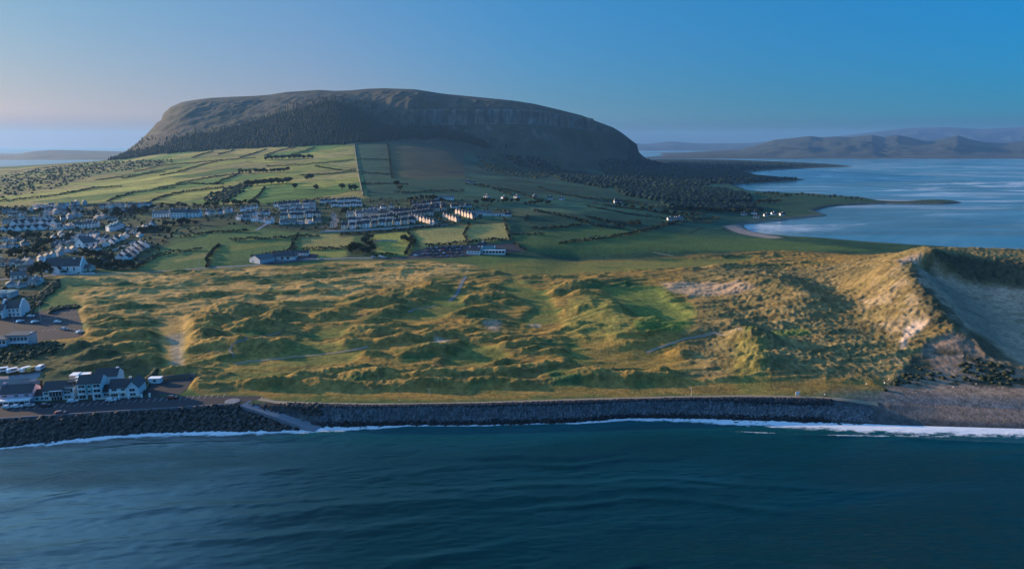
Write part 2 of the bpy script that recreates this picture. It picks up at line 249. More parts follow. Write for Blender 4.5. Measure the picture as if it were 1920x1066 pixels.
# large dunes, drawn as spot heights and a thin-plate surface over them
SPOTS = [(1690, 490, 38), (1705, 503, 36), (1722, 525, 32), (1745, 557, 27.5), (1768, 587, 23), (1800, 622, 18), (1850, 662, 12), (1925, 694, 8), (1745, 480, 37), (1800, 481, 34), (1860, 487, 32), (1925, 493, 31), (2060, 505, 28), (2250, 520, 16),
 (1745, 500, 30), (1800, 515, 25.5), (1880, 520, 23.5), (1800, 545, 18), (1850, 530, 21), (1860, 560, 14), (1920, 545, 19), (1900, 600, 8.5), (1930, 640, 7.5), (2040, 620, 8), (1850, 592, 11), (1820, 580, 15.5), (1790, 560, 20), (1880, 640, 8.5), (2150, 600, 9),
 (1650, 520, 29), (1610, 545, 19), (1650, 560, 21), (1600, 575, 15), (1650, 600, 15), (1690, 600, 17.5), (1700, 560, 25), (1690, 530, 29), (1730, 620, 16), (1660, 640, 10.5), (1705, 645, 13), (1720, 690, 8), (1765, 655, 12.5), (1680, 705, 7), (1800, 692, 8), (1780, 640, 15.5),
 (1560, 600, 12.5), (1500, 640, 11), (1450, 685, 9.5), (1400, 600, 9.5), (1350, 590, 10), (1560, 695, 8.5), (1600, 640, 11), (1620, 690, 7.5), (1500, 700, 8), (1500, 550, 20.5), (1465, 560, 16), (1540, 565, 18), (1430, 527, 20), (1480, 525, 19), (1540, 533, 14), (1590, 512, 20), (1640, 500, 25), (1560, 515, 15), (1575, 545, 13), (1660, 492, 30), (1500, 590, 14), (1440, 590, 12),
 (1350, 545, 12), (1250, 537, 11), (1300, 560, 10), (1270, 575, 8.5), (1155, 572, 15.5), (1120, 575, 13), (1175, 590, 13), (1140, 600, 11.5), (1200, 600, 8), (1120, 630, 10), (1190, 550, 9.5), (1160, 535, 11.5), (1120, 545, 11), (1080, 590, 9.5), (1180, 628, 12), (1250, 622, 12.5), (1320, 615, 13), (1230, 600, 8), (1215, 662, 6.5), (1290, 664, 6.6), (1350, 660, 7), (1150, 660, 7), (1290, 600, 9),
 (1400, 720, 8), (1500, 728, 7), (1250, 720, 7), (1100, 700, 7), (1000, 600, 8.5), (1000, 660, 7.5), (1000, 540, 9), (1000, 730, 7), (1100, 510, 9.5), (1250, 505, 9), (1400, 500, 8.5), (1550, 490, 8), (1700, 474, 6), (1850, 480, 5.5), (1950, 482, 5), (1640, 730, 5.6), (1760, 735, 4.6), (1860, 740, 4.2), (1950, 745, 4), (2150, 750, 4), (1850, 715, 5.6), (1950, 715, 5.6), (2150, 710, 6)]
S = []
for px, py, z in SPOTS:
    Y = float(Y_at(px, py, z)); dx, dY, dZ = rayd(px, py); S.append((Y * dx / dY, Y, z))
S = np.array(S); Sd = S[:, 2] - samp(BASE, S[:, 0], S[:, 1]); SX = S[:, :2] / 100
def tps(d2): return 0.5 * d2 * np.log(d2 + 1e-9)
n = len(S); d2 = ((SX[:, None] - SX[None]) ** 2).sum(2); Am = np.zeros((n + 3, n + 3)); Am[:n, :n] = tps(d2) + np.eye(n) * 2e-4; Am[:n, n] = 1; Am[:n, n + 1:] = SX; Am[n, :n] = 1; Am[n + 1:, :n] = SX.T
Wt = np.linalg.solve(Am, np.concatenate([Sd, np.zeros(3)]))
gx = np.arange(-20, 620, 4.0); gy = np.arange(270, 760, 4.0); GX, GY = np.meshgrid(gx, gy); q = np.stack([GX.ravel(), GY.ravel()], 1) / 100
TG = (tps(((q[:, None] - SX[None]) ** 2).sum(2)) @ Wt[:n] + Wt[n] + q @ Wt[n + 1:]).reshape(GX.shape)
def bil(G, X, Y):
    c = np.clip((X - gx[0]) / 4, 0, len(gx) - 1.001); r = np.clip((Y - gy[0]) / 4, 0, len(gy) - 1.001); ci = c.astype(int); ri = r.astype(int); fc = c - ci; fr = r - ri
    return (G[ri, ci] * (1 - fc) + G[ri, ci + 1] * fc) * (1 - fr) + (G[ri + 1, ci] * (1 - fc) + G[ri + 1, ci + 1] * fc) * fr
TW = sstep(995, 1090, PG) * (1 - sstep(2200, 2330, PG)) * sstep(286, 306, YY) * (1 - sstep(640, 700, YY))
DUNE = bil(TG, XX, YY).astype(np.float32) * TW
# wild relief: streaks of rough ground
qx = XX * math.cos(R(6)) + YY * math.sin(R(6)); qy = -XX * math.sin(R(6)) + YY * math.cos(R(6))
q1 = qx + 9 * fbm(XX / 40, YY / 40, 2, 1); q2 = qy + 7 * fbm(XX / 40, YY / 40, 2, 3)
rough = 2.3 * ridge(q1 / 52, q2 / 14, 3, 0) + 1.1 * ridge(q1 / 22, q2 / 7, 2, 2) + .8 * ridge(q1 / 11, q2 / 4.6, 2, 5) + 0.35 * fbm(XX / 5, YY / 3.2, 2, 3)
far_rough = 1.3 * ridge(q1 / 60, q2 / 22, 3, 4)
tuft = sstep(-.25, .45, fbm(XX / 1.9 + .6 * fbm(XX / 8, YY / 8, 2, 2), YY / 2.3, 2, 6)) * .8
BOWL = mask(None, 3, 5, lats=lat3([(1712, 507, 34), (1752, 500, 30), (1800, 515, 26), (1880, 522, 25), (1960, 530, 24), (2340, 540, 15), (2340, 722, 5), (1980, 712, 6), (1925, 694, 8), (1850, 662, 12), (1800, 622, 18), (1768, 587, 23), (1745, 557, 27.5), (1722, 525, 32)]))
SMOOTH = np.maximum(SMOOTH, blur1(blur1(BOWL, 4, 0), 4, 1))
FOOT = mask(None, 4, 6, lats=lat3([(1738, 648, 13), (1785, 630, 16), (1850, 668, 11), (1925, 697, 8), (2340, 720, 6), (2340, 790, 3), (1925, 765, 3.2), (1700, 742, 4.8), (1668, 724, 6), (1705, 690, 8)]))
SMOOTH = np.maximum(SMOOTH, FOOT * .8)
calm = 1 - 0.88 * SMOOTH
big = sstep(1250, 1420, PG) * sstep(300, 330, YY)
EDGE = LINKS * sstep(0, 9, YY - np.interp(PG, [p[0] for p in K3], [p[1] for p in K3]))
TUFT = EDGE * calm * np.clip(0.18 + 0.22 * (Dm > 1.2) + big * 0.8 + sstep(320, 290, YY) * 0.5, 0, 1)
Zl = (rough * (0.55 + 0.25 * big) * (1 - 0.35 * sstep(1450, 1500, PG)) + 0.6) * calm + Dm * (0.25 + 0.75 * calm) + tuft * 0.75 * TUFT
Z = Z + EDGE * Zl * (BM < 0.1) * (1 - sstep(560, 640, YY) * 0.3) + DUNE * (BM < 0.1)
# sand bowl is smooth
# fields: low swells of ground behind the links
Z = Z + (fbm(XX / 90, YY / 60, 3, 2) * 2.2 * sstep(620, 760, YY) * (1 - sstep(2200, 2500, YY)) * (1 - sstep(1230, 1400, PG)) * (BM < 0.01))
# ------------------------------------------------------------------ the mountain: gullies, ledges and crags
MT = sstep(0, 130, YY - np.interp(PG, PXS, cy[9]))[:, :] * (PG < 1260) * (PG > 190) * (1 - sstep(3900, 4200, YY))
hgt = np.clip((Z - 60) / 180, 0, 1)
RIM = sstep(730, 800, PG) * (1 - sstep(1205, 1215, PG))
gul = ridge(XX / 90 + 0.6 * fbm(XX / 200, YY / 200, 2, 1), YY / 420, 4, 1)
edge = 1 - sstep(2900, 3000, YY)
Z = Z + MT * edge * (gul * (3.5 + 4 * RIM) * (0.3 + hgt) + fbm(XX / 40, YY / 40, 4, 3) * 4)
# the limestone cliff under the rim, and a smaller step on the left shoulder
zc0 = 188 + 14 * fbm(XX / 240, YY / 240, 3, 5) - 26 * sstep(980, 1180, PG); tcl = (Z - zc0) / 62; flt = .10 * fbm(XX / 16, Z / 60, 3, 2)
Z = Z + MT * edge * RIM * 62 * .9 * (sstep(.30, .72, np.clip(tcl + flt, 0, 1)) - np.clip(tcl, 0, 1)) * ((tcl > 0) & (tcl < 1))
CLIFF = MT * edge * RIM * sstep(.08, .26, tcl) * (1 - sstep(.78, 1.05, tcl))
Z = Z + MT * edge * (fbm(XX / 14, YY / 14, 3, 6) * 1.6)
Z = Z.astype(np.float32)
# below the promenade the bank of boulders
BANK = (YY < np.interp(PG, [p[0] for p in PE], [p[1] for p in PE]) + 0.3) & (YY > np.interp(PG, [p[0] for p in WL], [p[1] for p in WL]) - 6)
BANKW = BANK * (1 - sstep(1500, 1680, PG))
Z = Z + BANKW * (np.abs(vn(XX / 1.3, YY / 1.1, 3)) * 1.1 + vn(XX / 3, YY / 2.5, 5) * 0.4 - 0.45)
# ------------------------------------------------------------------ level ground for roads, yards and buildings
PROM_P = [(-420, 812), (0, 786), (110, 779), (250, 770), (330, 765), (440, 757), (470, 753), (492, 750), (488, 741), (300, 741), (262, 743), (0, 757), (-420, 775)]
PARK_P = [(-420, 612), (0, 597), (45, 587), (100, 580), (143, 575), (152, 600), (158, 629), (146, 633), (70, 640), (-420, 668)]
CLUB_P = [(775, 470), (800, 463), (850, 459), (900, 457), (968, 455), (988, 470), (940, 475), (880, 480), (840, 484), (760, 487), (690, 487), (705, 482), (760, 481)]
YARD_P = [(286, 712), (366, 705), (352, 728), (338, 740), (264, 741)]
FARM_P = [(505, 486), (570, 474), (600, 476), (592, 487), (520, 496), (490, 497)]
BACK_P = [(-420, 715), (0, 705), (50, 700), (82, 690), (75, 706), (60, 722), (-420, 745)]
PADS = {k: mask(p, 2, 0) for k, p in dict(prom=PROM_P, park=PARK_P, club=CLUB_P, yard=YARD_P, farm=FARM_P, back=BACK_P).items()}
FLAT_Z = blur1(blur1(BASE, 14, 0), 14, 1)
for k, M in PADS.items():
    Mw = np.clip(blur1(blur1(M, 6, 0), 6, 1) * 2, 0, 1) if k != 'prom' else M
    tgt = np.where(M >= 0, 6.05, 0) if k in ('prom', 'yard') else FLAT_Z
    Z = Z * (1 - Mw) + tgt * Mw
LINES = dict(sea_path=([(486, 748), (520, 754), (600, 757), (700, 758.5), (800, 757.5), (900, 755.5), (1000, 752.5), (1100, 749), (1200, 746.5), (1300, 744), (1400, 743), (1500, 744.5), (1560, 747.5), (1600, 751.5), (1645, 757)], 3.0),
 link_road=([(-60, 528), (60, 520), (110, 515), (200, 513), (290, 510), (378, 503), (430, 500), (478, 497), (510, 491), (560, 487), (650, 484), (700, 484)], 4.5),
 fairway_path=([(440, 683), (470, 677), (530, 672), (590, 666), (650, 658), (690, 651)], 1.8), trail=([(440, 670), (430, 657), (436, 646), (460, 637), (490, 630), (525, 624)], 1.3),
 blue_path=([(843, 565), (856, 552), (863, 538), (868, 526), (874, 518)], 2.6), spur=([(765, 585), (817, 573)], 1.6), bank_path=([(1212, 661), (1250, 647), (1290, 634), (1340, 623), (1392, 617)], 1.8), cross=([(1225, 473), (1262, 480)], 2.0))
for k, (p, wd_) in LINES.items():
    M = line_mask(p, wd_ + 2.0, 3.0); Zs = blur1(blur1(Z, 5, 0), 3, 1) if k != 'sea_path' else np.full_like(Z, 6.05) * (1 - sstep(1560, 1645, PG)) + Zb * sstep(1560, 1645, PG)
    Z = Z * (1 - M) + Zs * M
Z = Z.astype(np.float32)
# ------------------------------------------------------------------ land cover (albedo, with mountain shade painted into the right-hand greens)
def C3(r, g, b): return np.array([r, g, b], np.float32)
TURF = C3(.042, .092, .030); TURF2 = C3(.085, .115, .040); GOLD = C3(.36, .215, .056); STRAW = C3(.44, .275, .092); MARRAM = C3(.17, .135, .05); MARRAM2 = C3(.10, .085, .035)
SAND = C3(.42, .33, .25); WSAND = C3(.20, .165, .14); SHINGLE = C3(.13, .14, .15); ROCK = C3(.035, .035, .037); HEATH = C3(.046, .043, .033); HEATH2 = C3(.05, .058, .036); CRAG = C3(.24, .21, .19)
WOODC = C3(.010, .024, .018); FLD1 = C3(.245, .24, .055); FLD2 = C3(.31, .26, .085); FLD3 = C3(.085, .15, .035); SHADE_GRN = C3(.012, .048, .032); GARD = C3(.035, .048, .026)  # the dark pasture green carries the mountain's shade in its colour
n1 = fbm(XX / 33, YY / 20, 4, 0); n2 = fbm(XX / 12, YY / 9, 3, 2); n3 = fbm(XX / 150, YY / 120, 3, 4); n4 = fbm(XX / 4, YY / 3.5, 2, 5)
C = np.empty((NR, NC, 3), np.float32); C[:] = TURF
def mix(a, col):
    global C
    a = a[..., None]; C = C * (1 - a) + np.asarray(col, np.float32) * a
def mixz(m, col, k=1.0): mix(m * k, col)
def P(pts, col, k=1.0, f=2, w=3, A=None): mix(mask(pts, f, w, lats=poly_lat(pts, BASE if A is None else A)) * k, col)
mix(sstep(-0.2, 0.5, n3) * 0.5, TURF2)
# --- low ground to the right (green links and pasture), mountain shade painted into it
mix(sstep(560, 640, YY) * (PG > 940) * 0.8, SHADE_GRN * (1 + 0.5 * n2[..., None]))
mix(sstep(560, 640, YY) * (PG > 940) * sstep(0.1, 0.5, n1) * 0.5, C3(.06, .09, .035))
# --- links
gk = sstep(-0.5, 0.15, n1 * 0.8 + n2 * 0.5 + 0.1)
mix(LINKS * gk * .95, GOLD * 0.8)
mix(LINKS * sstep(0.05, 0.5, n2 + 0.3 * n4) * 0.55, MARRAM2)
band = mask([(100, 522), (400, 506), (620, 494), (900, 492), (880, 520), (700, 545), (640, 570), (400, 600), (280, 600), (160, 575)], 10, 10)
mix(band * sstep(-0.4, 0.3, n1 + n2 * 0.5), STRAW * 0.95)
mix(LINKS * sstep(0.9, 2.2, Dm) * 0.7, C3(.235, .158, .046) * (1 + 0.35 * n2[..., None]))
mix(LINKS * sstep(1.6, 3.0, Dm) * sstep(-0.2, .4, n2) * 0.6, GOLD * 1.05)
mix(SMOOTH * 0.62, C3(.085, .135, .036) * (1 + 0.2 * n1[..., None]))
P([(300, 590), (345, 578), (420, 560), (520, 560), (420, 585), (350, 600), (342, 640), (345, 690), (318, 688), (302, 640)], STRAW * 0.8, .85, 5, 6)
P([(318, 630), (340, 625), (345, 690), (325, 690)], C3(.25, .22, .17), .8, 4, 4)
P([(380, 690), (440, 676), (530, 672), (530, 680), (460, 690), (400, 700)], GOLD, .8, 3, 3)
P([(720, 612), (760, 590), (860, 612), (820, 622)], GOLD * .8, .7, 4, 4)
P([(815, 640), (850, 641), (832, 650), (812, 648)], SAND, .8, 2, 3); P([(905, 612), (940, 610), (938, 626), (915, 624)], SAND * .8, .7, 2, 3); P([(990, 612), (1015, 610), (1012, 618), (992, 618)], SAND, .8, 2, 3)
P([(1090, 645), (1190, 650), (1330, 672), (1330, 690), (1120, 695), (1095, 670)], GOLD * 0.85, .75, 5, 6)
DZ = Z
# big dune country on the right
BIGD = sstep(1255, 1330, PG) * sstep(296, 312, YY) * (1 - sstep(545, 600, YY))
BIGD = BIGD * LINKS
mix(BIGD * 0.9, C3(.20, .148, .062) * (1 + 0.35 * n2[..., None] + 0.25 * n4[..., None]))
mix(BIGD * sstep(0.1, 0.5, n1 + .5 * n4) * 0.5, C3(.13, .115, .042))
P([(1235, 530), (1300, 527), (1400, 530), (1420, 540), (1370, 550), (1290, 552), (1250, 545)], C3(.40, .27, .17), .85, 3, 4, DZ)
P([(1130, 540), (1230, 535), (1300, 570), (1300, 615), (1200, 600), (1160, 560)], C3(.16, .19, .045), .8, 5, 5, DZ)
P([(1180, 600), (1290, 605), (1280, 620), (1190, 622)], C3(.07, .14, .03), .8, 3, 3, DZ)
P([(1060, 560), (1150, 555), (1190, 590), (1180, 640), (1060, 630)], C3(.22, .19, .05), .7, 6, 5, DZ)
P([(1380, 630), (1440, 630), (1440, 740), (1380, 740)], C3(.22, .19, .045), .55, 6, 5, DZ)
P([(1400, 612), (1500, 614), (1520, 626), (1400, 622)], C3(.12, .16, .04), .8, 2, 3, DZ)
# lit slope of the great dune: sandy tracks and blow-outs among the marram
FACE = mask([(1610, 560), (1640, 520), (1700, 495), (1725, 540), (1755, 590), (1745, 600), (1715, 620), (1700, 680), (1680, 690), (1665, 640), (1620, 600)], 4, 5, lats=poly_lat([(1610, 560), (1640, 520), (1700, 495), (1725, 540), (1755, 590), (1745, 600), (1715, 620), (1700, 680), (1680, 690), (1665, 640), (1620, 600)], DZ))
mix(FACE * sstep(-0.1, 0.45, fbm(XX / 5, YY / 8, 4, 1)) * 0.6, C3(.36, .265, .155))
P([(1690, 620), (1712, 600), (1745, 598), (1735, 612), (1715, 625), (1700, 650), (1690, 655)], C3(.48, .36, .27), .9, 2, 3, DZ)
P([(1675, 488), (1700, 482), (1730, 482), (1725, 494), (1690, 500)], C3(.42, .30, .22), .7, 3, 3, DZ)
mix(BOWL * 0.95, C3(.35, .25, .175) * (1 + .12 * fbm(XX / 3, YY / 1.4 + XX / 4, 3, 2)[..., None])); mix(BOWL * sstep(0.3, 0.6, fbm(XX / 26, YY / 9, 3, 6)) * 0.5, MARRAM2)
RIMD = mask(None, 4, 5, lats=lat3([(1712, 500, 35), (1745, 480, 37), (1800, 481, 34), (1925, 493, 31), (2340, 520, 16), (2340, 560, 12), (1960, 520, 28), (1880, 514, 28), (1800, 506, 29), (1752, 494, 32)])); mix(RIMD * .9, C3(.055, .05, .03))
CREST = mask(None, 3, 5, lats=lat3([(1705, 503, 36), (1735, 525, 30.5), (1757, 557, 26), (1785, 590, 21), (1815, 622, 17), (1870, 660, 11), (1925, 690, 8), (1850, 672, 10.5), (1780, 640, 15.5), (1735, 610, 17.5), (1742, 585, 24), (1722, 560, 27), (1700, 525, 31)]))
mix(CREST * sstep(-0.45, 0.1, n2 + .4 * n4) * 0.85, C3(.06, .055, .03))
TUFT2 = CREST
# foot of the dunes: sand with clumps
P([(1690, 700), (1740, 640), (1860, 672), (1925, 700), (2340, 720), (2340, 800), (1920, 760), (1640, 745), (1660, 725)], C3(.21, .155, .115), .95, 4, 4, DZ)
mix(FOOT * .9, C3(.23, .165, .12) * (1 + .2 * n4[..., None]))
clump = sstep(0.08, 0.26, fbm(XX / 9, YY / 7, 3, 3)) * mask(None, 3, 3, lats=poly_lat([(1700, 690), (1760, 650), (1860, 675), (1925, 690), (2300, 710), (2300, 740), (1920, 728), (1720, 722)], DZ))
mix(clump * 0.9, C3(.05, .05, .03))
P([(1650, 728), (1690, 700), (1715, 660), (1740, 660), (1745, 690), (1710, 712), (1670, 724)], C3(.06, .058, .03), .8, 4, 5, DZ)
# --- shore: shingle, boulders, wet sand
ypd = np.interp(PG, [p[0] for p in PE], [p[1] for p in PE]); ywl = np.interp(PG, [p[0] for p in WL], [p[1] for p in WL])
sh = 1 - sstep(0, 3, YY - ypd)
mix(sh, ROCK * (1 + 0.5 * n4[..., None]))
tt = np.clip((YY - ywl) / np.maximum(ypd - ywl, 1), 0, 1)
peb = sstep(500, 640, PG) * sh * sstep(0.15, 0.3, tt) * (1 - sstep(0.6, 0.75, tt)); spk = np.abs(vn(XX / 0.55, YY / 0.8, 3))
mix(peb * 0.75, SHINGLE * (0.45 + 1.5 * spk[..., None]))
bs = sstep(1480, 1700, PG) * (YY < 312) * (1 - sstep(-2, 26, YY - ypd - 12) * 0) * (Z < 6.6)
mix(bs * sstep(0, 1, 1 - sstep(0, 22, YY - ypd)), SHINGLE * (0.65 + .6 * spk[..., None]) * (1 + .25 * n2[..., None]))
mix(bs * sh * sstep(1500, 1650, PG), C3(.07, .068, .068) * (1 + .4 * spk[..., None]))
mix(bs * sh * sstep(1600, 1800, PG) * sstep(.2, .5, tt + .2 * n1), C3(.22, .155, .12))
mix(sh * (1 - sstep(0.0, 0.14, tt)) * 0.7, C3(.05, .05, .055))
# --- left: the green strip behind the terrace, the back lanes
P([(-420, 690), (0, 640), (100, 640), (190, 650), (300, 700), (265, 735), (-420, 760)], C3(.045, .062, .03), .8, 4, 4)
P([(-420, 695), (0, 655), (90, 640), (120, 655), (70, 672), (-420, 700)], C3(.03, .038, .022), .7, 4, 5)
# --- town ground
TOWN = [(-420, 600), (30, 590), (60, 570), (105, 540), (95, 515), (250, 503), (290, 480), (330, 440), (440, 420), (600, 434), (830, 422), (950, 405), (960, 395), (880, 375), (690, 372), (520, 384), (400, 384), (200, 380), (100, 385), (-420, 392)]
P(TOWN, GARD * 1.0, .85, 4, 4)
tm = mask(TOWN, 4, 4); mix(tm * sstep(.1, .4, n2) * .7, C3(.025, .032, .02)); mix(tm * sstep(.3, .5, n1) * .5, C3(.09, .09, .08))
mix(tm * (fbm(XX / 25, YY / 25, 2, 7) > .28) * .5, C3(.06, .09, .035))
# --- fields between town and links
P([(560, 436), (665, 438), (660, 462), (570, 470)], FLD2 * .9, .8); P([(575, 470), (650, 468), (645, 482), (600, 486)], FLD1, .8)
P([(700, 440), (765, 436), (775, 452), (765, 478), (705, 480)], FLD1 * 1.1, .85); P([(778, 430), (880, 420), (950, 416), (958, 448), (880, 458), (790, 466)], FLD2 * 1.0, .9)
P([(960, 388), (1010, 384), (1090, 400), (1080, 404), (960, 408)], FLD2 * 1.1, .85); P([(840, 400), (960, 400), (955, 408), (850, 412)], FLD1 * .8, .6)
P([(290, 470), (400, 440), (560, 440), (570, 470), (470, 482), (390, 502), (260, 505)], C3(.085, .14, .042), .8); P([(380, 470), (420, 460), (500, 452), (560, 455), (440, 470)], FLD1 * .8, .6)
P([(320, 488), (370, 478), (395, 470), (390, 482), (330, 492)], FLD2 * .8, .7); P([(340, 440), (470, 424), (600, 440), (560, 442), (430, 450)], C3(.075, .13, .04), .8)
P([(630, 434), (760, 430), (880, 416), (950, 408), (950, 416), (770, 436), (640, 444)], C3(.02, .035, .022), .7, 2, 2)
P([(665, 462), (690, 445), (705, 450), (705, 480), (640, 484)], WOODC * 1.5, .6, 3, 3)
# --- upper fields: strips running up the slope, each its own shade
FM = mask([(-420, 392), (0, 388), (100, 384), (200, 378), (400, 383), (520, 384), (690, 370), (664, 268), (480, 276), (300, 287), (205, 302), (100, 309), (-420, 335)], 3, 2)
ua = R(58); uu = (XX * math.cos(ua) + YY * math.sin(ua)); vv = (-XX * math.sin(ua) + YY * math.cos(ua)); uu = uu + 18 * vn(XX / 160, YY / 160, 2); vv = vv + 12 * vn(XX / 120, YY / 120, 6)
iv = np.floor(vv / 88).astype(int); iu = np.floor((uu + 97 * (iv % 5)) / (170 + 35 * (iv % 3))).astype(int)
H = _G[5][(iv * 37 + 11) & 255, (iu * 53 + 7) & 255]
pal = np.array([FLD1, FLD1 * 1.25, FLD2, FLD3, FLD1 * 1.05, FLD3 * 1.2, FLD2 * .8, FLD1 * .9], np.float32); FC = pal[(H * 7.99).astype(int)] * (1 + .28 * n2[..., None] + .25 * n1[..., None])
mix(FM * 0.95, FC)
fu = (uu + 97 * (iv % 5)) / (170 + 35 * (iv % 3)); fu = np.abs(fu - np.round(fu)) * 190; fv = np.abs(vv / 88 - np.round(vv / 88)) * 88
mix(FM * (1 - sstep(1.0, 3.2, np.minimum(fu, fv))) * .75, C3(.05, .055, .03))
mix(FM * sstep(0.15, 0.45, n3 + .5 * n1) * (1 - sstep(400, 520, PG)) * .55, C3(.055, .06, .032))
scrub = mask([(-420, 340), (0, 322), (100, 310), (190, 306), (330, 300), (300, 312), (190, 322), (120, 345), (60, 360), (0, 372), (-420, 380)], 4, 10); mix(scrub * sstep(-.25, .2, n1 + .3 * n2) * .8, C3(.05, .052, .032))
# green fields right of the long wall, shade painted into the green
P([(664, 268), (690, 372), (880, 376), (1100, 372), (1000, 345), (900, 335), (740, 335), (730, 266)], SHADE_GRN * 1.3, .9, 2, 2)
hz = mask([(730, 268), (850, 262), (930, 278), (1000, 300), (1060, 318), (1100, 340), (1000, 342), (880, 332), (790, 338), (735, 332)], 22, 12); mix(hz * .9, C3(.05, .05, .036) * (1 + .3 * n1[..., None]))
PM = ((PG > 870) & (PG < 1420)).astype(np.float32) * sstep(780, 860, YY) * (1 - sstep(2000, 2200, YY)) * (BM < .05)
ua = R(-28); u2 = XX * math.cos(ua) + YY * math.sin(ua); v2 = -XX * math.sin(ua) + YY * math.cos(ua); u2 = u2 + 20 * vn(XX / 130, YY / 130, 1); jv = np.floor(v2 / 75).astype(int); ju = np.floor((u2 + 61 * (jv % 4)) / 160).astype(int)
H2 = _G[3][(jv * 31 + 5) & 255, (ju * 41 + 9) & 255]; mix(PM * .85, SHADE_GRN * (0.85 + 1.1 * H2[..., None]) * (1 + .25 * n2[..., None]))
g1 = np.abs((u2 + 61 * (jv % 4)) / 160 - np.round((u2 + 61 * (jv % 4)) / 160)) * 160; g2 = np.abs(v2 / 75 - np.round(v2 / 75)) * 75
mix(PM * (1 - sstep(1.5, 4, np.minimum(g1, g2))) * .7, WOODC)
# --- mountain
MM = sstep(-40, 60, YY - np.interp(PG, PXS, cy[9])) * (PG < 1250) * (PG > 195)
mix(MM, HEATH * (1 + .35 * n3[..., None] + .3 * fbm(XX / 40, YY / 40, 3, 1)[..., None]))
mix(MM * sstep(780, 1000, PG) * (1 - sstep(175, 240, Z)) * .75, HEATH2 * (1 + .3 * n3[..., None]))
strat = .55 + .45 * np.sin(Z * .55 + 3 * fbm(XX / 120, YY / 120, 2, 3)); flute = sstep(-.35, .45, fbm(XX / 7, Z / 45, 3, 4))
mix(CLIFF * (.25 + .6 * flute) * (.45 + .55 * sstep(-.3, .25, fbm(XX / 70, Z / 30, 3, 1))) * .8, CRAG * (.55 + .5 * strat[..., None]) * (1 + .4 * n2[..., None]))
ldg = MM * (1 - RIM) * sstep(.1, .4, fbm(XX / 120, Z / 9, 3, 2)) * sstep(110, 160, Z); mix(ldg * .35, CRAG * .55)
mix(MM * sstep(0.0, .5, fbm(XX / 24, YY / 60, 4, 5)) * .45, C3(.085, .07, .045)); mix(MM * sstep(0.1, .5, fbm(XX / 50, YY / 90, 4, 7)) * .5, C3(.030, .040, .024))
scree = MM * sstep(720, 800, PG) * (1 - sstep(1000, 1100, PG)) * sstep(.15, .5, fbm(XX / 30 + Z / 60, YY / 90, 3, 5)) * sstep(110, 150, Z) * (1 - sstep(210, 240, Z)); mix(scree * .35, CRAG * .9)
mix(((PG > 1180) & (PG < 1700)) * sstep(1700, 2000, YY) * (BM < .05) * .8, WOODC * 1.0 * (1 + .5 * n1[..., None]))
P([(1355, 424), (1395, 418), (1420, 436), (1470, 446), (1440, 447), (1380, 436)], C3(.26, .22, .2), .95, 2, 1)
# sandy rim along the bay
rim = np.clip(BMw * 3, 0, 1) * (BM < .6) * (PG > 1330); mix(rim * (YY < 1200) * .8, C3(.24, .19, .15)); mix(rim * (YY > 1200) * .8, C3(.09, .085, .075))
C = np.clip(C * (1 + 0.10 * n4[..., None]), 0.008, 0.8)

def grid_mesh(name, X, Y, Zv, cols=None, attrs=()):
    nr, nc = X.shape; me = bpy.data.meshes.new(name); nv = nr * nc; nf = (nr - 1) * (nc - 1)
    co = np.stack([X, Y, Zv], -1).astype(np.float32).reshape(-1)
    idx = np.arange(nv, dtype=np.int32).reshape(nr, nc); q = np.stack([idx[:-1, :-1], idx[:-1, 1:], idx[1:, 1:], idx[1:, :-1]], -1).reshape(-1)
    me.vertices.add(nv); me.vertices.foreach_set('co', co); me.loops.add(nf * 4); me.loops.foreach_set('vertex_index', q)
    me.polygons.add(nf); me.polygons.foreach_set('loop_start', np.arange(0, nf * 4, 4, dtype=np.int32))
    me.polygons.foreach_set('use_smooth', np.ones(nf, bool)); me.update(calc_edges=True)
    if cols is not None:
        a = me.color_attributes.new('cover', 'FLOAT_COLOR', 'POINT'); a.data.foreach_set('color', np.concatenate([cols, np.ones(cols.shape[:2] + (1,), np.float32)], -1).reshape(-1).astype(np.float32))
    for nm, v in attrs:
        a = me.attributes.new(nm, 'FLOAT', 'POINT'); a.data.foreach_set('value', v.reshape(-1).astype(np.float32))
    o = bpy.data.objects.new(name, me); COL.objects.link(o); return o

# ------------------------------------------------------------------ materials
def new_mat(name):
    m = bpy.data.materials.new(name); m.use_nodes = True; t = m.node_tree; b = t.nodes['Principled BSDF']; b.inputs['Specular IOR Level'].default_value = 0.25; return m, t, b
def N(t, k, **kw):
    n = t.nodes.new(k)
    for a, v in kw.items(): setattr(n, a, v)
    return n
def noise_node(t, scale, detail=3, rough=.55, coord='Object', sc3=None):
    tc = N(t, 'ShaderNodeTexCoord'); nn = N(t, 'ShaderNodeTexNoise'); nn.inputs['Scale'].default_value = scale; nn.inputs['Detail'].default_value = detail; nn.inputs['Roughness'].default_value = rough
    if sc3: mp = N(t, 'ShaderNodeMapping'); mp.inputs['Scale'].default_value = sc3; t.links.new(tc.outputs[coord], mp.inputs[0]); t.links.new(mp.outputs[0], nn.inputs[0])
    else: t.links.new(tc.outputs[coord], nn.inputs[0])
    return nn
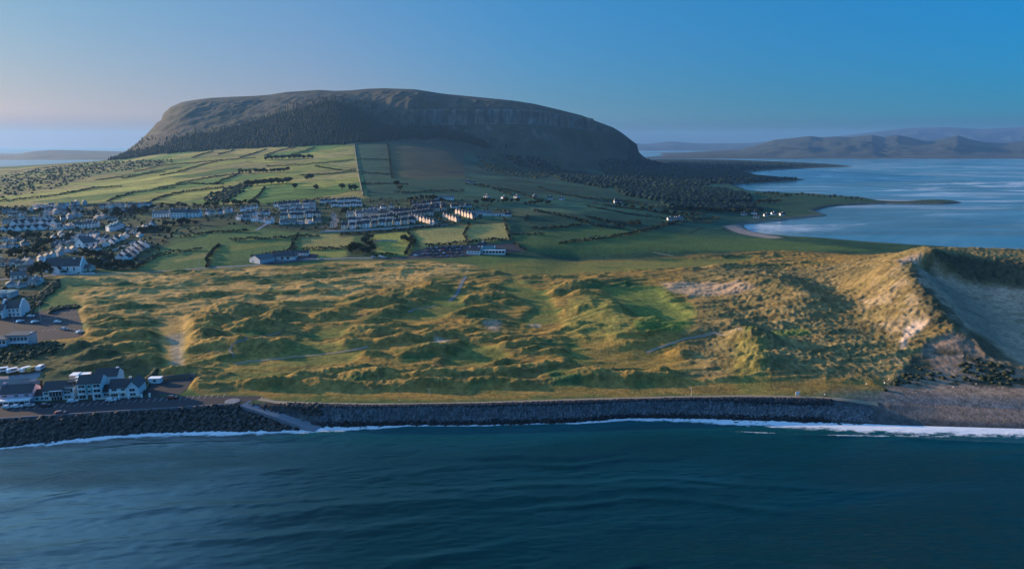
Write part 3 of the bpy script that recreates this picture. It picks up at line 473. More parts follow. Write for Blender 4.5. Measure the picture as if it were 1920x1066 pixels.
def plain(name, col, rough=.8, var=.15, scale=.6, metal=0, spec=.25, bump=0):
    m, t, b = new_mat(name); nn = noise_node(t, scale); mr = N(t, 'ShaderNodeMapRange'); mr.inputs['To Min'].default_value = 1 - var; mr.inputs['To Max'].default_value = 1 + var
    mx = N(t, 'ShaderNodeVectorMath', operation='SCALE'); mx.inputs[0].default_value = col[:3]
    t.links.new(nn.outputs[0], mr.inputs[0]); t.links.new(mr.outputs[0], mx.inputs['Scale']); t.links.new(mx.outputs[0], b.inputs['Base Color'])
    b.inputs['Roughness'].default_value = rough; b.inputs['Metallic'].default_value = metal; b.inputs['Specular IOR Level'].default_value = spec
    if bump: bp = N(t, 'ShaderNodeBump'); bp.inputs['Distance'].default_value = bump; t.links.new(nn.outputs[0], bp.inputs['Height']); t.links.new(bp.outputs[0], b.inputs['Normal'])
    return m
m_land, t, b = new_mat('land_cover'); at = N(t, 'ShaderNodeAttribute', attribute_name='cover'); nn = noise_node(t, .35, 8, .7); mr = N(t, 'ShaderNodeMapRange'); mr.inputs['From Min'].default_value = .3; mr.inputs['From Max'].default_value = .7; mr.inputs['To Min'].default_value = .5; mr.inputs['To Max'].default_value = 1.55
mx = N(t, 'ShaderNodeVectorMath', operation='SCALE'); t.links.new(at.outputs['Color'], mx.inputs[0]); t.links.new(nn.outputs[0], mr.inputs[0]); t.links.new(mr.outputs[0], mx.inputs['Scale']); t.links.new(mx.outputs[0], b.inputs['Base Color'])
b.inputs['Roughness'].default_value = .95; b.inputs['Specular IOR Level'].default_value = .08
bp = N(t, 'ShaderNodeBump'); bp.inputs['Distance'].default_value = .55; bp.inputs['Strength'].default_value = .8; n5 = noise_node(t, .8, 4, .65); t.links.new(n5.outputs[0], bp.inputs['Height']); t.links.new(bp.outputs[0], b.inputs['Normal'])
land = grid_mesh('ground', XX, YY, Z, C); land.data.materials.append(m_land); land['kind'] = 'structure'; land['label'] = 'links, dunes, fields and mountain of the headland'

# ------------------------------------------------------------------ sea
def axis(a, b, step, far, g=1.35):
    v = list(np.arange(a, b + .01, step)); s = step * 2; x = v[-1]
    while x < far[1]: x += s; s *= g; v.append(x)
    s = step * 2; x = v[0]
    while x > far[0]: x -= s; s *= g; v.insert(0, x)
    return np.array(v)
sx = axis(-300, 300, 1.0, (-21000, 21000)); sy = axis(130, 300, .55, (-2400, 22000), 1.12); sx = np.clip(sx, -23500, 23500); sy = np.clip(sy, -2480, 23900); SX_, SY_ = np.meshgrid(sx, sy)
ywl_s = np.interp(960 + F * SX_ / depth(np.maximum(SY_, 200)), [p[0] for p in WL], [p[1] for p in WL])
dsh = ywl_s - SY_                                   # metres seaward of the waterline
nearw = (np.abs(SX_) < 420) * sstep(90, 140, SY_) * (1 - sstep(300, 330, SY_))
warp = dsh + 9 * fbm(SX_ / 75, SY_ / 45, 3, 1) + 0.05 * SX_
def swell(l, ph): p = (warp / l + ph) % 1.0; return np.exp(-((p - .5) / .13) ** 2)
amp = (0.35 + .65 * sstep(-.3, .4, fbm(SX_ / 70, SY_ / 30, 2, 2)))
sw = .45 * swell(17, .1) * amp * amp + .75 * swell(33, .55) * sstep(-.1, .5, fbm(SX_ / 90, SY_ / 40, 2, 6)) + .13 * fbm(SX_ / 12, (SY_ - .12 * SX_) / 2.6, 3, 4) + .07 * vn(SX_ / 3.4, (SY_ - .12 * SX_) / 1.15, 5)
brk = np.exp(-((dsh - 12.5 - 1.5 * vn(SX_ / 25, SY_ * 0, 2) - .02 * (SX_ - 80)) / 1.5) ** 2) * sstep(50, 110, SX_)
SZ = (sw + .75 * brk) * nearw * sstep(-1, 7, dsh) * (1 - .25 * sstep(0, 250, SX_))
pxs_ = 960 + F * SX_ / depth(np.maximum(SY_, 200))
wd = np.interp(pxs_, [-420, 0, 150, 350, 560, 600, 640, 700, 760, 900, 1040, 1100, 1180, 1260, 1500, 1700, 1920, 2340], [5, 5, 6, 6.5, 5.5, 6.5, 8, 5, 2.2, 1.5, 1.5, 3.5, 4.5, 5, 9, 10.5, 10, 10])
ls = fbm(SX_ / 2.6, SY_ / 1.6, 3, 3); foam = sstep(0, 1.2, dsh + 2.6) * (1 - sstep(.35, 1.25, dsh / wd + .25 * ls + .2 * fbm(SX_ / 12, SY_ / 5, 2, 5))) * nearw
foam = np.maximum(foam, .75 * sstep(.4, 1.0, brk) * sstep(.1, .5, vn(SX_ / 16, SY_ * 0 + 3, 4) + .5 * ls) * nearw)
shal = np.exp(-np.maximum(dsh, 0) / 11) * nearw * sstep(430, 640, pxs_)
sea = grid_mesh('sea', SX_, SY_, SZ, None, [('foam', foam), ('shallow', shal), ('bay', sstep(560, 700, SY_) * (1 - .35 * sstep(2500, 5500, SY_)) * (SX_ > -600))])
m, t, b = new_mat('sea_water'); fa = N(t, 'ShaderNodeAttribute', attribute_name='foam'); fs = N(t, 'ShaderNodeAttribute', attribute_name='shallow')
fn = noise_node(t, 1.1, 7, .78); th = N(t, 'ShaderNodeMath', operation='ADD'); t.links.new(fa.outputs['Fac'], th.inputs[0]); t.links.new(fn.outputs[0], th.inputs[1]); fr = N(t, 'ShaderNodeMapRange'); fr.inputs['From Min'].default_value = .95; fr.inputs['From Max'].default_value = 1.35; t.links.new(th.outputs[0], fr.inputs[0])
c0 = N(t, 'ShaderNodeMix', data_type='RGBA'); c0.inputs['A'].default_value = (.000, .026, .032, 1); c0.inputs['B'].default_value = (.004, .10, .115, 1); t.links.new(fs.outputs['Fac'], c0.inputs['Factor'])
fb = N(t, 'ShaderNodeAttribute', attribute_name='bay'); bn = noise_node(t, .0020, 7, .6, sc3=(.6, 1, 1)); bn.inputs['Distortion'].default_value = 3.2; br = N(t, 'ShaderNodeValToRGB'); q_ = br.color_ramp.elements; q_[0].position = .40; q_[0].color = (.05, .135, .17, 1); q_[1].position = .66; q_[1].color = (.62, .64, .68, 1); e_ = q_.new(.53); e_.color = (.11, .21, .25, 1); t.links.new(bn.outputs[0], br.inputs[0])  # pale shallows and silvery sheen streaks, both painted into the base colour
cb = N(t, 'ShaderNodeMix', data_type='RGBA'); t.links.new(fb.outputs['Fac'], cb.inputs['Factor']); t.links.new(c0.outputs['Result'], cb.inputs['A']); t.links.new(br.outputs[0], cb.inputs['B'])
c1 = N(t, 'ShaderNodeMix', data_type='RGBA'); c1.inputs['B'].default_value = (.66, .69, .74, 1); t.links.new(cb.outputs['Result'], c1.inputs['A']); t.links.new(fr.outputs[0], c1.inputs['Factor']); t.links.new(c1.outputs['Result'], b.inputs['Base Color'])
ro = N(t, 'ShaderNodeMapRange'); ro.inputs['To Min'].default_value = .14; ro.inputs['To Max'].default_value = .9; t.links.new(fr.outputs[0], ro.inputs[0]); t.links.new(ro.outputs[0], b.inputs['Roughness'])
b.inputs['IOR'].default_value = 1.33; b.inputs['Specular IOR Level'].default_value = .5
w1 = noise_node(t, .5, 6, .66, sc3=(.42, 1.7, 1)); w2 = noise_node(t, .05, 3, .5, sc3=(.4, 1, 1)); w1.inputs['Distortion'].default_value = .3; w3 = noise_node(t, 1.7, 4, .65, sc3=(.45, 1.5, 1)); wa = N(t, 'ShaderNodeMath', operation='MULTIPLY_ADD'); t.links.new(w3.outputs[0], wa.inputs[0]); wa.inputs[1].default_value = .45; t.links.new(w1.outputs[0], wa.inputs[2])
ad = N(t, 'ShaderNodeMath', operation='MULTIPLY_ADD'); t.links.new(w2.outputs[0], ad.inputs[0]); ad.inputs[1].default_value = 2.0; t.links.new(wa.outputs[0], ad.inputs[2])
slick = noise_node(t, .0028, 5, .6, sc3=(.35, 1, 1)); slick.inputs['Distortion'].default_value = 1.6; sm = N(t, 'ShaderNodeMapRange'); sm.inputs['From Min'].default_value = .40; sm.inputs['From Max'].default_value = .54; sm.inputs['To Min'].default_value = 1.0; sm.inputs['To Max'].default_value = .12; t.links.new(slick.outputs[0], sm.inputs[0])
bp = N(t, 'ShaderNodeBump'); bp.inputs['Distance'].default_value = 1.0; t.links.new(sm.outputs[0], bp.inputs['Strength']); t.links.new(ad.outputs[0], bp.inputs['Height']); t.links.new(bp.outputs[0], b.inputs['Normal'])
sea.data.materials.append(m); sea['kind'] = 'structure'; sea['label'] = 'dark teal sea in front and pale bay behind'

# ------------------------------------------------------------------ distant hills
m_hill = plain('far_hill', (.014, .030, .045), .95, .35, .004)  # blue of the distance haze painted into the hill colour
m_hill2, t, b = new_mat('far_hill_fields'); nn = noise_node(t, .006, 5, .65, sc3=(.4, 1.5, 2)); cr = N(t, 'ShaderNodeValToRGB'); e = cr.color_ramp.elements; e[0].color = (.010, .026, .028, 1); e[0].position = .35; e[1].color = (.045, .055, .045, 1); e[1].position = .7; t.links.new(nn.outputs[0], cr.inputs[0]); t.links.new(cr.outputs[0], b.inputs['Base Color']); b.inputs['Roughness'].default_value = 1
def range_mesh(name, skyl, Y0, Y1, base_z, mat, seed, shore=None, depth_back=1500, lab=''):
    """a hill range: rises from the shore at Y0 to its skyline at Y1, falls behind"""
    px = np.arange(skyl[0][0], skyl[-1][0] + .1, 3.0); py = np.interp(px, [a for a, _ in skyl], [b for _, b in skyl]); zt = np.array([z_at(a, b, Y1) for a, b in zip(px, py)])
    v = np.concatenate([np.linspace(0, 1, 46), [1.12, 1.3, 1.6, 2.0]]); Yr = Y0 + (Y1 - Y0) * v; Yr[46:] = Y1 + depth_back * (v[46:] - 1)
    X = ((px - 960) / F)[None, :] * (Yr[:, None] * CT + (CH - 100) * ST * 0 + 0) / 1.0; X = ((px - 960) / F)[None, :] * ((Yr * (CT + (533 - 270) / F * ST))[:, None])
    Yg = np.repeat(Yr[:, None], len(px), 1); prof = np.where(v <= 1, np.clip(v, 0, 1) ** 1.5, np.clip(1 - (v - 1), 0, 1))
    Zg = base_z + (zt[None, :] - base_z) * prof[:, None]
    Zg = Zg + (fbm(X / 420, Yg / 420, 5, seed) * .34 * (zt[None, :] - base_z) * (np.sin(np.clip(v, 0, 1) * math.pi))[:, None]) + ridge(X / 160, Yg / 200, 3, seed + 1) * 5 * (v < 1)[:, None] * (v > .05)[:, None]
    Zg[0] = -2; o = grid_mesh(name, X, Yg, Zg); o.data.materials.append(mat); o['kind'] = 'structure'; o['label'] = lab; return o
R1 = [(1196, 293), (1240, 288), (1300, 284), (1370, 280), (1395, 274), (1431, 262), (1463, 259), (1495, 255), (1519, 258), (1543, 256), (1567, 257), (1607, 253), (1627, 257), (1651, 253), (1671, 257), (1699, 264), (1715, 264), (1739, 259), (1760, 254), (1783, 261), (1807, 266), (1840, 268), (1872, 265), (1920, 260), (2050, 250), (2340, 262)]
range_mesh('hills', R1, 5560, 8200, 2, m_hill2, 1, lab='brown green hills across the bay')
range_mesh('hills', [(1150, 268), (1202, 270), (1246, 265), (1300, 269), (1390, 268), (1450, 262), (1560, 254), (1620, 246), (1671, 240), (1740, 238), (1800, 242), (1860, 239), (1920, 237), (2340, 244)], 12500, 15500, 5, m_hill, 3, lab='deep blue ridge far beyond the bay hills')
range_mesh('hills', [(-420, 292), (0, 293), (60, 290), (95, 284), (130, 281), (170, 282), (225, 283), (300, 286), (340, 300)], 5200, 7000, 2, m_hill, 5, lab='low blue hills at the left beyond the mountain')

# ------------------------------------------------------------------ haze
HAZE = True
if HAZE:
    bm = bmesh.new(); bmesh.ops.create_cube(bm, size=1); me = bpy.data.meshes.new('haze'); bm.to_mesh(me); bm.free(); hz_ = bpy.data.objects.new('haze', me); COL.objects.link(hz_)
    hz_.scale = (48000, 26500, 530); hz_.location = (0, 10750, 530 / 2 - 9); hz_['kind'] = 'stuff'; hz_['label'] = 'thin blue sea haze over the bay and hills'
    m = bpy.data.materials.new('haze_air'); m.use_nodes = True; t = m.node_tree; t.nodes.clear(); o_ = N(t, 'ShaderNodeOutputMaterial'); pv = N(t, 'ShaderNodeVolumePrincipled')
    pv.inputs['Color'].default_value = (.22, .50, .95, 1); pv.inputs['Density'].default_value = 3.8e-5; pv.inputs['Anisotropy'].default_value = .25; t.links.new(pv.outputs[0], o_.inputs['Volume']); me.materials.append(m)
# ------------------------------------------------------------------ helpers for things
RNG = random.Random(11)
LABELS = {}
def mesh_obj(name, geo, mat, parent=None, loc=(0, 0, 0), smooth=False):
    me = bpy.data.meshes.new(name); me.from_pydata(geo[0], [], geo[1]); me.materials.append(mat)
    if smooth: me.polygons.foreach_set('use_smooth', [True] * len(me.polygons))
    me.update(); o = bpy.data.objects.new(name, me); COL.objects.link(o); o.location = loc
    if parent: o.parent = parent
    return o
def tag(o, label, cat, group=None):
    o['label'] = label; o['category'] = cat
    if group: o['group'] = group
    LABELS.setdefault(label, []).append(group); return o
def root(name, loc=(0, 0, 0), rz=0):
    o = bpy.data.objects.new(name, None); COL.objects.link(o); o.location = loc; o.rotation_euler = (0, 0, rz); o.empty_display_size = .5; return o
KIDS = {}
def copy_tree(o, parent=None):
    c = o.copy(); COL.objects.link(c)
    if parent: c.parent = parent
    for ch in KIDS.get(o.name) or [k for k in o.children]: copy_tree(ch, c)
    return c
def G(*gs):
    V, Fc = [], []
    for v, f in gs:
        n = len(V); V += list(v); Fc += [tuple(i + n for i in q) for q in f]
    return V, Fc
def box(x0, x1, y0, y1, z0, z1):
    v = [(x0, y0, z0), (x1, y0, z0), (x1, y1, z0), (x0, y1, z0), (x0, y0, z1), (x1, y0, z1), (x1, y1, z1), (x0, y1, z1)]
    return v, [(0, 3, 2, 1), (4, 5, 6, 7), (0, 1, 5, 4), (1, 2, 6, 5), (2, 3, 7, 6), (3, 0, 4, 7)]
def body(w, d, h, rh, sink=1.2, x=0, y=0):
    """walls with gable ends on +-x"""
    a, b = w / 2, d / 2
    v = [(x - a, y - b, -sink), (x + a, y - b, -sink), (x + a, y + b, -sink), (x - a, y + b, -sink), (x - a, y - b, h), (x + a, y - b, h), (x + a, y + b, h), (x - a, y + b, h), (x - a, y, h + rh), (x + a, y, h + rh)]
    return v, [(0, 1, 5, 4), (2, 3, 7, 6), (1, 2, 6, 9, 5), (3, 0, 4, 8, 7), (4, 5, 9, 8), (6, 7, 8, 9)]
def roof(w, d, h, rh, o=.35, t=.18, x=0, y=0):
    a, b = w / 2 + o * .5, d / 2 + o; s = rh / (d / 2); e = h - s * o
    v = []
    for xx in (x - a, x + a):
        v += [(xx, y - b, e + .04), (xx, y, h + rh + .04), (xx, y + b, e + .04), (xx, y + b, e + .04 + t), (xx, y, h + rh + .04 + t * 1.2), (xx, y - b, e + .04 + t)]
    return v, [(0, 1, 7, 6), (1, 2, 8, 7), (2, 3, 9, 8), (3, 4, 10, 9), (4, 5, 11, 10), (5, 0, 6, 11), (0, 5, 4, 1), (1, 4, 3, 2), (6, 7, 10, 11), (7, 8, 9, 10)]
def hip(w, d, h, rh, o=.35, x=0, y=0):
    a, b = w / 2 + o, d / 2 + o; r = max(0, a - b)
    v = [(x - a, y - b, h), (x + a, y - b, h), (x + a, y + b, h), (x - a, y + b, h), (x - r, y, h + rh), (x + r, y, h + rh), (x - a, y - b, h + .15), (x + a, y - b, h + .15), (x + a, y + b, h + .15), (x - a, y + b, h + .15)]
    return v, [(3, 2, 1, 0), (0, 1, 7, 6), (1, 2, 8, 7), (2, 3, 9, 8), (3, 0, 6, 9), (6, 7, 5, 4), (7, 8, 5), (8, 9, 4, 5), (9, 6, 4)]
def lathe(pts, n=8, x=0, y=0):
    V, Fc = [], []
    for r, z in pts:
        for k in range(n): a = 2 * math.pi * k / n; V.append((x + r * math.cos(a), y + r * math.sin(a), z))
    for i in range(len(pts) - 1):
        for k in range(n): Fc.append((i * n + k, i * n + (k + 1) % n, (i + 1) * n + (k + 1) % n, (i + 1) * n + k))
    Fc.append(tuple(range(n))[::-1]); Fc.append(tuple(range((len(pts) - 1) * n, len(pts) * n))); return V, Fc
def tube(p, q, r0, r1, n=6):
    p, q = Vector(p), Vector(q); d = (q - p).normalized(); u = d.orthogonal().normalized(); w_ = d.cross(u); V = []
    for c, r in ((p, r0), (q, r1)):
        for k in range(n): a = 2 * math.pi * k / n; V.append(tuple(c + u * math.cos(a) * r + w_ * math.sin(a) * r))
    return V, [(k, (k + 1) % n, n + (k + 1) % n, n + k) for k in range(n)] + [tuple(range(n))[::-1], tuple(range(n, 2 * n))]
def at(px, py, dz=0):
    x, y, z = ground(px, py); return x, y, z + dz

MT_ = {}
for nm, a in dict(white=((.84, .84, .84),), cream=((.74, .68, .57),), grey_wall=((.56, .56, .57),), peach=((.62, .50, .42),), pink=((.66, .46, .56),), slate=((.035, .038, .048), .6, .25), brown_roof=((.10, .065, .05), .7), grey_roof=((.13, .135, .145), .7), rust_roof=((.30, .13, .07), .8), teal_roof=((.10, .18, .19), .5),  # peach: warm low sun on pale gables, put into the wall colour
     asphalt=((.020, .025, .036), .95, .3), concrete=((.17, .18, .21), .9), pale_path=((.26, .21, .15), .9), bluepath=((.13, .14, .14), .8), dirt=((.20, .17, .13), .95), rock=((.05, .046, .045), .85, .5), pebble=((.16, .17, .19), .85, .5), bark=((.05, .04, .03), .95), stone=((.16, .15, .13), .95, .35), timber=((.22, .16, .11), .8), metal=((.45, .46, .48), .4), yellow=((.55, .38, .10), .5), tyre=((.02, .02, .02), .8), paint=((.6, .6, .6), .7), blueband=((.12, .28, .45), .5), skin=((.45, .28, .2), .7), red=((.35, .06, .05), .5)).items(): MT_[nm] = plain(nm, a[0], a[1] if len(a) > 1 else .85, a[2] if len(a) > 2 else .12, 1.2)
MT_['glass'] = plain('window_glass', (.03, .04, .05), .12, .1, 1, 0, .6); MT_['cream'].name = 'cream'
def leaf_mat(name, c, v=.55):
    m, t, b = new_mat(name); nn = noise_node(t, .9, 2); oi = N(t, 'ShaderNodeObjectInfo'); a = N(t, 'ShaderNodeMath', operation='MULTIPLY_ADD'); a.inputs[1].default_value = .5; t.links.new(oi.outputs['Random'], a.inputs[0]); t.links.new(nn.outputs[0], a.inputs[2])
    mr = N(t, 'ShaderNodeMapRange'); mr.inputs['From Min'].default_value = .3; mr.inputs['From Max'].default_value = 1.2; mr.inputs['To Min'].default_value = 1 - v; mr.inputs['To Max'].default_value = 1 + v; mx = N(t, 'ShaderNodeVectorMath', operation='SCALE'); mx.inputs[0].default_value = c
    t.links.new(a.outputs[0], mr.inputs[0]); t.links.new(mr.outputs[0], mx.inputs['Scale']); t.links.new(mx.outputs[0], b.inputs['Base Color']); b.inputs['Roughness'].default_value = .8; b.inputs['Specular IOR Level'].default_value = .1; return m
LEAF = leaf_mat('leaves', (.040, .052, .024)); PINE = leaf_mat('pine_needles', (.026, .034, .026)); HEDGE = leaf_mat('hedge_leaves', (.042, .052, .028)); SCRUB = leaf_mat('scrub_leaves', (.075, .085, .030))

# ------------------------------------------------------------------ roads, yards and paths: sheets laid on the levelled ground
def sheet(name, M, mat, lift, lab, thr=.5):
    r, c = np.nonzero((M[:-1, :-1] > thr) & (M[1:, 1:] > thr) & (M[1:, :-1] > thr) & (M[:-1, 1:] > thr))
    ids = np.stack([r * NC + c, r * NC + c + 1, (r + 1) * NC + c + 1, (r + 1) * NC + c], 1); u, inv = np.unique(ids.ravel(), return_inverse=True)
    V = np.stack([XX.ravel()[u], YY.ravel()[u], Z.ravel()[u] + lift], 1); o = mesh_obj(name, (V.tolist(), inv.reshape(-1, 4).tolist()), mat, smooth=True); o['kind'] = 'structure'; o['label'] = lab; return o
sheet('road', PADS['prom'], MT_['asphalt'], .06, 'dark tarmac seafront road and parking along the sea wall')
sheet('car_park', PADS['park'], MT_['asphalt'], .06, 'large empty tarmac car park behind the seafront'); sheet('car_park', PADS['club'], MT_['asphalt'], .06, 'car park round the golf clubhouse'); sheet('car_park', PADS['yard'], MT_['asphalt'], .07, 'dark empty yard beside the small white hut')
sheet('car_park', PADS['farm'], MT_['asphalt'], .06, 'tarmac forecourt of the low dark roofed building'); sheet('yard', PADS['back'], MT_['concrete'], .06, 'pale yard behind the seafront houses')
def ribbon(name, pts, wid, mat, lab, lift=.16):
    P3 = [Vector(at(a, b)) for a, b in pts]; line = []
    for a, b in zip(P3[:-1], P3[1:]):
        n = max(1, int((b - a).length / 2)); line += [a.lerp(b, k / n) for k in range(n)]
    line.append(P3[-1]); V, Fc = [], []
    for i, p in enumerate(line):
        t = (line[min(i + 1, len(line) - 1)] - line[max(i - 1, 0)]); t.z = 0; t.normalize(); nrm = Vector((-t.y, t.x, 0)); wv = wid * (.5 + .04 * math.sin(i * 1.7))
        for s in (-1, 0, 1): q = p + nrm * s * wv; V.append((q.x, q.y, float(samp(Z, q.x, q.y)) + lift))
        if i:
            for k in (0, 1): b_ = (i - 1) * 3 + k; Fc.append((b_, b_ + 1, b_ + 4, b_ + 3))
    o = mesh_obj(name, (V, Fc), mat, smooth=True); o['kind'] = 'structure'; o['label'] = lab; return o
LM = dict(sea_path=('promenade', 'pale_path', 'pale concrete promenade along the top of the boulder bank'), link_road=('road', 'concrete', 'pale road along the inland edge of the links'), fairway_path=('path', 'pale_path', 'light path across the dunes above the seafront'), trail=('path', 'dirt', 'narrow trail curling round the big left dune'), blue_path=('path', 'bluepath', 'bluish gravel track dropping through the middle dunes'), spur=('path', 'pale_path', 'short pale path at the foot of the middle dunes'), bank_path=('path', 'pale_path', 'pale path climbing the shaded green bank'), cross=('path', 'pale_path', 'short pale track on the far green links'))
for k, (nm, mt, lb) in LM.items(): ribbon(nm, LINES[k][0], LINES[k][1], MT_[mt], lb)
for pts, wd_, lb in [([(120, 399), (150, 393), (200, 385), (275, 383)], 4, 'upper pale street through the old part of town'), ([(150, 396), (200, 395), (260, 394), (300, 388)], 4, 'lower pale street through the old part of town'), ([(210, 470), (232, 461), (255, 452)], 4, 'straight pale street between the rows of gabled houses'), ([(610, 432), (660, 433), (760, 425), (840, 421)], 4, 'street along the front of the housing estate'), ([(480, 432), (500, 420), (514, 406)], 4, 'pale lane running down from the middle of town'), ([(700, 452), (745, 451)], 3, 'farm track in the middle fields')]: ribbon('road', pts, wd_, MT_['concrete'], lb, .2)
# slipway of concrete from the sea wall down to the water
sl = [Vector(at(458, 752)), Vector(at(490, 750))]; x0, y0, _ = at(460, 755); x1, y1 = Y_at(597, 803, 0.0) * 0, Y_at(597, 803, 0.0)
dxr = rayd(597, 803); x1 = y1 * dxr[0] / dxr[1]; d_ = Vector((x1 - x0, y1 - y0, 0)); d_.normalize(); n_ = Vector((-d_.y, d_.x, 0)); V = []
for (x, y, z) in ((x0, y0, 6.2), ((x0 + x1) / 2, (y0 + y1) / 2, 3.6), (x1, y1, .25)):
    for s in (-3.4, 3.4): V += [(x + n_.x * s, y + n_.y * s, z), (x + n_.x * s, y + n_.y * s, z - 2.2)]
o = mesh_obj('slipway', (V, [(0, 2, 6, 4), (4, 6, 10, 8), (1, 5, 7, 3), (5, 9, 11, 7), (0, 4, 5, 1), (4, 8, 9, 5), (2, 3, 7, 6), (6, 7, 11, 10), (8, 10, 11, 9), (0, 1, 3, 2)]), MT_['concrete']); o['kind'] = 'structure'; o['label'] = 'concrete slipway running down the boulder bank into the sea'
SLIP = (x0, y0, x1, y1)
# markings
def stripe_set(corner_px, n, step, ln, wd2, ang, lab):
    x, y, z = at(*corner_px); a = R(ang); V, Fc = [], []
    for i in range(n):
        cx, cy_ = x + math.cos(a) * step * i, y + math.sin(a) * step * i; ux, uy = -math.sin(a), math.cos(a); b_ = len(V)
        for s, t in ((-wd2, 0), (wd2, 0), (wd2, ln), (-wd2, ln)): X, Y = cx + math.cos(a) * s + ux * t, cy_ + math.sin(a) * s + uy * t; V.append((X, Y, float(samp(Z, X, Y)) + .1))
        Fc.append((b_, b_ + 1, b_ + 2, b_ + 3))
    o = mesh_obj('road_marking', (V, Fc), MT_['paint']); o['kind'] = 'structure'; o['label'] = lab
stripe_set((10, 770), 34, 2.6, 4.4, .05, 10.5, 'white bay lines along the seafront parking'); stripe_set((85, 588), 9, 2.8, 4.6, .05, 6, 'bay lines in the top row of the big car park'); stripe_set((83, 598), 9, 2.8, 4.6, .05, 6, 'bay lines in the second row of the big car park'); stripe_set((80, 609), 9, 2.8, 4.6, .05, 6, 'bay lines in the third row of the big car park'); stripe_set((78, 621), 9, 2.8, 4.6, .05, 6, 'bay lines in the bottom row of the big car park')
x, y, z = at(436, 752); o = mesh_obj('roundabout', G(lathe([(3.2, 0), (3.2, .2), (2.6, .24), (0.2, .26)], 28), ), MT_['pebble'], None, (x, y, z)); o['kind'] = 'structure'; o['label'] = 'low pale round island at the end of the seafront road'
# sea wall along the road edge
V, Fc = [], []
pts = [(-420, 816), (0, 787.5), (110, 780.5), (250, 771.5), (330, 766.5), (440, 758.5)]; L_ = [Vector(at(a, b)) for a, b in pts]
for i, p in enumerate(L_): V += [(p.x, p.y, 5.4), (p.x, p.y, 6.75), (p.x - .1, p.y + .45, 6.75), (p.x - .1, p.y + .45, 5.4)]
for i in range(len(L_) - 1):
    b_ = i * 4
    for k in range(4): Fc.append((b_ + k, b_ + 4 + k, b_ + 4 + (k + 1) % 4, b_ + (k + 1) % 4))
tag(mesh_obj('sea_wall', (V, Fc), MT_['concrete']), 'low concrete sea wall between the seafront road and the boulder bank', 'wall')
# boulders: too many to count
ico = bmesh.new(); bmesh.ops.create_icosphere(ico, subdivisions=1, radius=1); iv_ = np.array([v.co[:] for v in ico.verts]); if_ = np.array([[v.index for v in f.verts] for f in ico.faces]); ico.free()
def rocks(name, n, pxr, tr, size, mat, lab, seed, rough_=.32, sq=.72):
    r = np.random.default_rng(seed); px = r.uniform(*pxr, n); t = r.uniform(*tr, n); yw = np.interp(px, [p[0] for p in WL], [p[1] for p in WL]); yp = np.interp(px, [p[0] for p in PE], [p[1] for p in PE])
    Y = yw + (yp - yw) * t; X = (px - 960) / F * depth(Y); s = r.uniform(*size, n)
    sx0, sy0, sx1, sy1 = SLIP; L2 = (sx1 - sx0) ** 2 + (sy1 - sy0) ** 2; tt_ = np.clip(((X - sx0) * (sx1 - sx0) + (Y - sy0) * (sy1 - sy0)) / L2, 0, 1); keep = np.hypot(X - sx0 - tt_ * (sx1 - sx0), Y - sy0 - tt_ * (sy1 - sy0)) > 4.2; X, Y, s = X[keep], Y[keep], s[keep]; n = len(X)
    zz = samp(Z, X, Y); nz = 1 + r.uniform(-rough_, rough_, (n, 12, 3)); V = iv_[None] * nz * s[:, None, None] * np.array([1, 1, sq]); a = r.uniform(0, 6.28, n); c_, s_ = np.cos(a)[:, None], np.sin(a)[:, None]
    W = np.stack([V[..., 0] * c_ - V[..., 1] * s_ + X[:, None], V[..., 0] * s_ + V[..., 1] * c_ + Y[:, None], V[..., 2] + zz[:, None] + s[:, None] * .12], -1).reshape(-1, 3)
    fc = (if_[None] + (np.arange(n) * 12)[:, None, None]).reshape(-1, 3); me = bpy.data.meshes.new(name); me.vertices.add(len(W)); me.vertices.foreach_set('co', W.astype(np.float32).ravel()); me.loops.add(len(fc) * 3); me.loops.foreach_set('vertex_index', fc.astype(np.int32).ravel()); me.polygons.add(len(fc)); me.polygons.foreach_set('loop_start', np.arange(0, len(fc) * 3, 3, dtype=np.int32)); me.update(calc_edges=True); me.materials.append(mat)
    o = bpy.data.objects.new(name, me); COL.objects.link(o); o['kind'] = 'stuff'; o['label'] = lab
def rock_mat(name, lo, hi):
    m, t, b = new_mat(name); nn = noise_node(t, .9, 4, .7); cr = N(t, 'ShaderNodeValToRGB'); e = cr.color_ramp.elements; e[0].position = .38; e[0].color = lo + (1,); e[1].position = .72; e[1].color = hi + (1,); t.links.new(nn.outputs[0], cr.inputs[0]); t.links.new(cr.outputs[0], b.inputs['Base Color']); b.inputs['Roughness'].default_value = .85; return m
rocks('boulders', 6500, (-300, 600), (-.12, .97), (.35, 1.35), rock_mat('dark_rock', (.012, .011, .012), (.11, .10, .095)), 'dark boulders of the sea defence below the seafront road', 1)
rocks('boulders', 5200, (600, 1560), (.74, .98), (.4, .8), rock_mat('black_rock', (.010, .010, .013), (.09, .09, .10)), 'dark boulders under the promenade', 2); rocks('shingle', 9000, (560, 1640), (.1, .74), (.16, .42), rock_mat('grey_shingle', (.04, .045, .055), (.26, .28, .32)), 'grey shingle and cobbles between boulders and sea', 3); rocks('boulders', 3200, (560, 1560), (-.05, .2), (.3, .6), rock_mat('wet_rock', (.008, .009, .012), (.03, .032, .036)), 'wet black rocks at the water line', 4)

